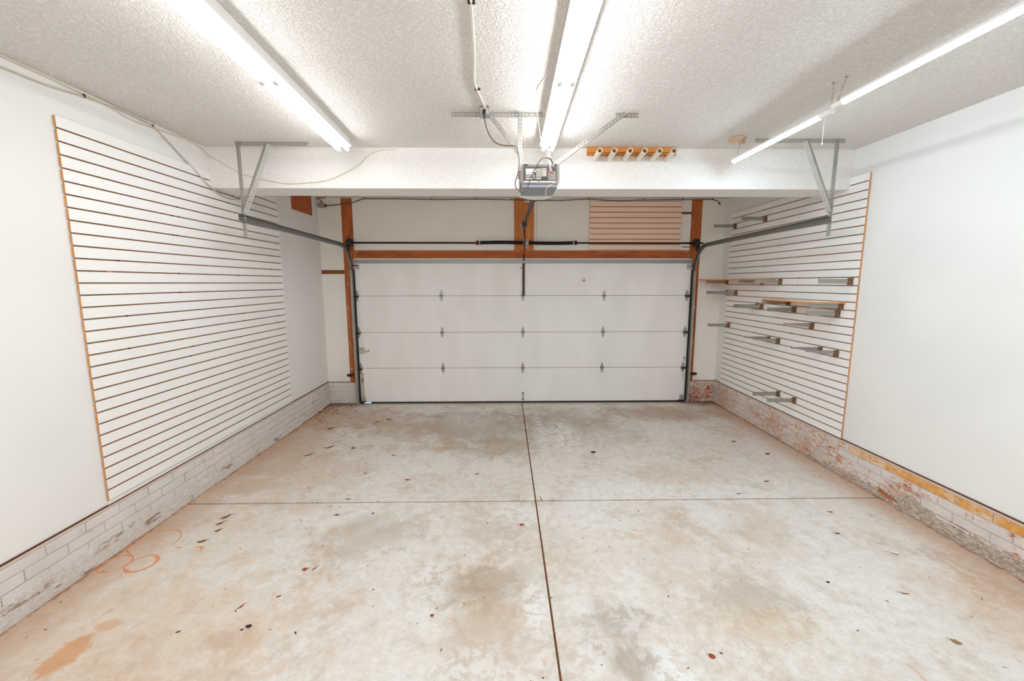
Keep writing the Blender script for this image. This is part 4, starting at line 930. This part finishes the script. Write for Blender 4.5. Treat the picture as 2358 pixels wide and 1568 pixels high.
FLV = [
 (-2.186, 3.074, .075, .022, 1.0, 0, 'curled brown leaf just before the floor joint near left wall, farthest of four'),
 (-2.172, 2.987, .060, .018, .9, 0, 'narrow brown leaf near left wall, second in the row of four'),
 (-2.125, 2.896, .045, .020, .8, 4, 'olive-brown leaf near left wall, third in the row of four'),
 (-2.149, 2.764, .060, .022, .5, 4, 'olive-brown leaf near the rust rings, nearest in the row of four'),
 (-1.330, 3.088, .035, .020, .2, 4, 'small olive leaf just in front of the cross joint at left'),
 (-1.053, 3.108, .026, .012, .8, 2, 'small dark chip left of centre just before the cross joint'),
 (-1.357, 3.203, .024, .008, 2.2, 5, 'tiny orange sliver touching the cross joint, right of two'),
 (-1.429, 3.218, .024, .008, .9, 5, 'tiny orange sliver touching the cross joint, left of two'),
 (-1.282, 2.458, .034, .024, .4, 1, 'rust-red leaf in the middle of the near left slab'),
 (-1.226, 2.465, .038, .009, 1.1, 0, 'thin brown sliver just right of the rust-red leaf'),
 (-1.326, 2.228, .026, .010, .5, 1, 'small rust-red flake below the rust-red leaf'),
 (-1.498, 2.152, .042, .011, 1.1, 1, 'narrow reddish-brown splinter in the near left slab'),
 (-1.370, 2.014, .030, .022, .2, 2, 'blackish leaf near the bottom left of the floor, larger of two'),
 (-1.394, 1.994, .018, .010, .7, 2, 'blackish crumb beside the larger blackish leaf'),
 (-1.719, 1.985, .022, .007, .7, 2, 'tiny dark sliver nearest the brown floor stain'),
 (.119, 2.929, .032, .026, .1, 1, 'reddish-brown leaf left of the long joint, just before the crossing'),
 (-.407, 2.071, .022, .018, .3, 1, 'small rust-brown flake left of the long joint near the bottom'),
 (-.139, 2.954, .014, .010, .3, 1, 'tiny reddish flake left of the leaf before the crossing'),
 (.943, 4.272, .050, .045, .1, 2, 'dark reddish leaf right of the long joint in the far slab'),
 (2.790, 4.194, .050, .045, .1, 1, 'round reddish leaf close to the right brick footing'),
 (2.620, 4.550, .060, .030, .1, 0, 'flat brown leaf scrap by the right footing, farther than the round leaf'),
 (1.005, 1.793, .032, .026, 2.6, 1, 'rust-brown leaf near the bottom edge right of the long joint'),
 (2.285, 1.853, .045, .024, 2.4, 3, 'tan leaf alone near the bottom right'),
 (1.963, 2.287, .022, .014, 0, 2, 'small dark clump in the middle of the near right slab'),
 (2.411, 2.778, .032, .012, 2.8, 2, 'dark narrow leaf in near right slab, nearer of two in line'),
 (2.585, 3.063, .032, .013, 2.8, 0, 'brown narrow leaf in near right slab, closer to the cross joint'),
 (2.395, 3.584, .045, .018, .1, 0, 'small brown leaf just beyond the cross joint at right'),
 (2.614, 2.545, .055, .006, 2.5, 0, 'thin brown twig in the near right slab towards the footing'),
 (2.340, 2.187, .050, .007, 2.8, 0, 'thin brown twig in the near right slab, right of the dark clump'),
 (-1.689, 5.311, .050, .024, .1, 2, 'dark leaf near the door at left, smaller of two'),
 (-1.558, 5.411, .075, .026, .1, 2, 'dark leaf near the door at left, larger of two'),
 (-2.198, 5.071, .070, .040, .5, 4, 'orange-brown leaf near left footing in the far slab'),
 (-1.958, 4.459, .110, .026, .7, 4, 'long olive-brown leaf in the far left slab'),
 (-2.089, 4.261, .100, .020, .8, 4, 'narrow olive leaf in far left slab, nearer than the long one'),
 (-1.687, 4.437, .040, .026, .1, 2, 'small black leaf right of the long olive leaf'),
 (-1.187, 4.231, .040, .018, .4, 1, 'small rust-red leaf in the middle of the far left slab'),
 (-.911, 3.672, .042, .022, .1, 1, 'small reddish leaf in the far left slab before the cross joint'),
 (-.276, 3.780, .036, .016, .5, 0, 'small brown leaf left of the long joint in the far slab'),
 (-1.333, 3.333, .040, .013, .1, 0, 'narrow brown leaf just beyond the cross joint at left'),
 (-1.347, 3.813, .040, .018, 2.8, 3, 'pale tan leaf in the far left slab'),
 (-2.605, 5.715, .050, .040, .1, 2, 'black leaf against the left footing near the back corner'),
 (2.015, 3.364, .040, .012, 0, 0, 'tiny brown leaf just beyond the cross joint, right of centre'),
 (.30, 3.30, .07, .010, 1.75, 3, 'thin straw lying in the joint crossing'),
]
for a in FLV: leaf(*a)
rnd = random.Random(11)
def litter(n, fn, name, label, mats, smin=.004, smax=.014):
    mb = MB()
    for i in range(n):
        x, y = fn(); L = rnd.uniform(smin, smax); W = L*rnd.uniform(.15, .5); a = rnd.uniform(0, PI); mb.mat(rnd.randrange(len(mats)))
        c, s_ = math.cos(a), math.sin(a); h = rnd.uniform(.0012, .004)
        pts = [(L, 0), (0, W), (-L, 0), (0, -W)]
        mb.add([(x+u*c-v*s_, y+u*s_+v*c, .0003) for u, v in pts]+[(x+.3*(u*c-v*s_), y+.3*(u*s_+v*c), h) for u, v in pts],
               [(0, 1, 2, 3), (4, 7, 6, 5), (0, 4, 5, 1), (1, 5, 6, 2), (2, 6, 7, 3), (3, 7, 4, 0)])
    return mb.build(name, mats, label=label, cat='litter', kind='stuff')
litter(160, lambda: (XL+.08+abs(rnd.gauss(0, .22)), YD-.12-abs(rnd.gauss(0, .38))), 'leaf_litter', 'brown leaf crumbs and dirt gathered in the left back corner', [LM[0], LM[4], LM[3], LM[2]], .006, .030)
litter(60, lambda: (XR-.06-abs(rnd.gauss(0, .22)), YD-.06-abs(rnd.gauss(0, .10))), 'leaf_litter', 'brown dirt crumbs gathered in the right back corner', [LM[0], LM[1], LM[3]], .005, .018)
litter(330, lambda: (rnd.uniform(XL+.06, XR-.08), rnd.uniform(1.5, 6.1)), 'floor_debris', 'tiny twigs and crumbs scattered over the whole floor', [LM[0], LM[4], LM[3], LM[2], LM[5]], .003, .013)
litter(70, lambda: (rnd.uniform(JX-.006, JX+.006) if rnd.random() < .5 else rnd.uniform(XL+.1, XR-.1), 0) if False else ((rnd.uniform(JX-.004, JX+.004), rnd.uniform(1.6, 6.1)) if rnd.random() < .5 else (rnd.uniform(XL+.1, XR-.1), JY+rnd.uniform(-.003, .006))), 'joint_debris', 'brown needles and crumbs caught in the floor joints', [LM[0], LM[3], LM[5]], .004, .012)
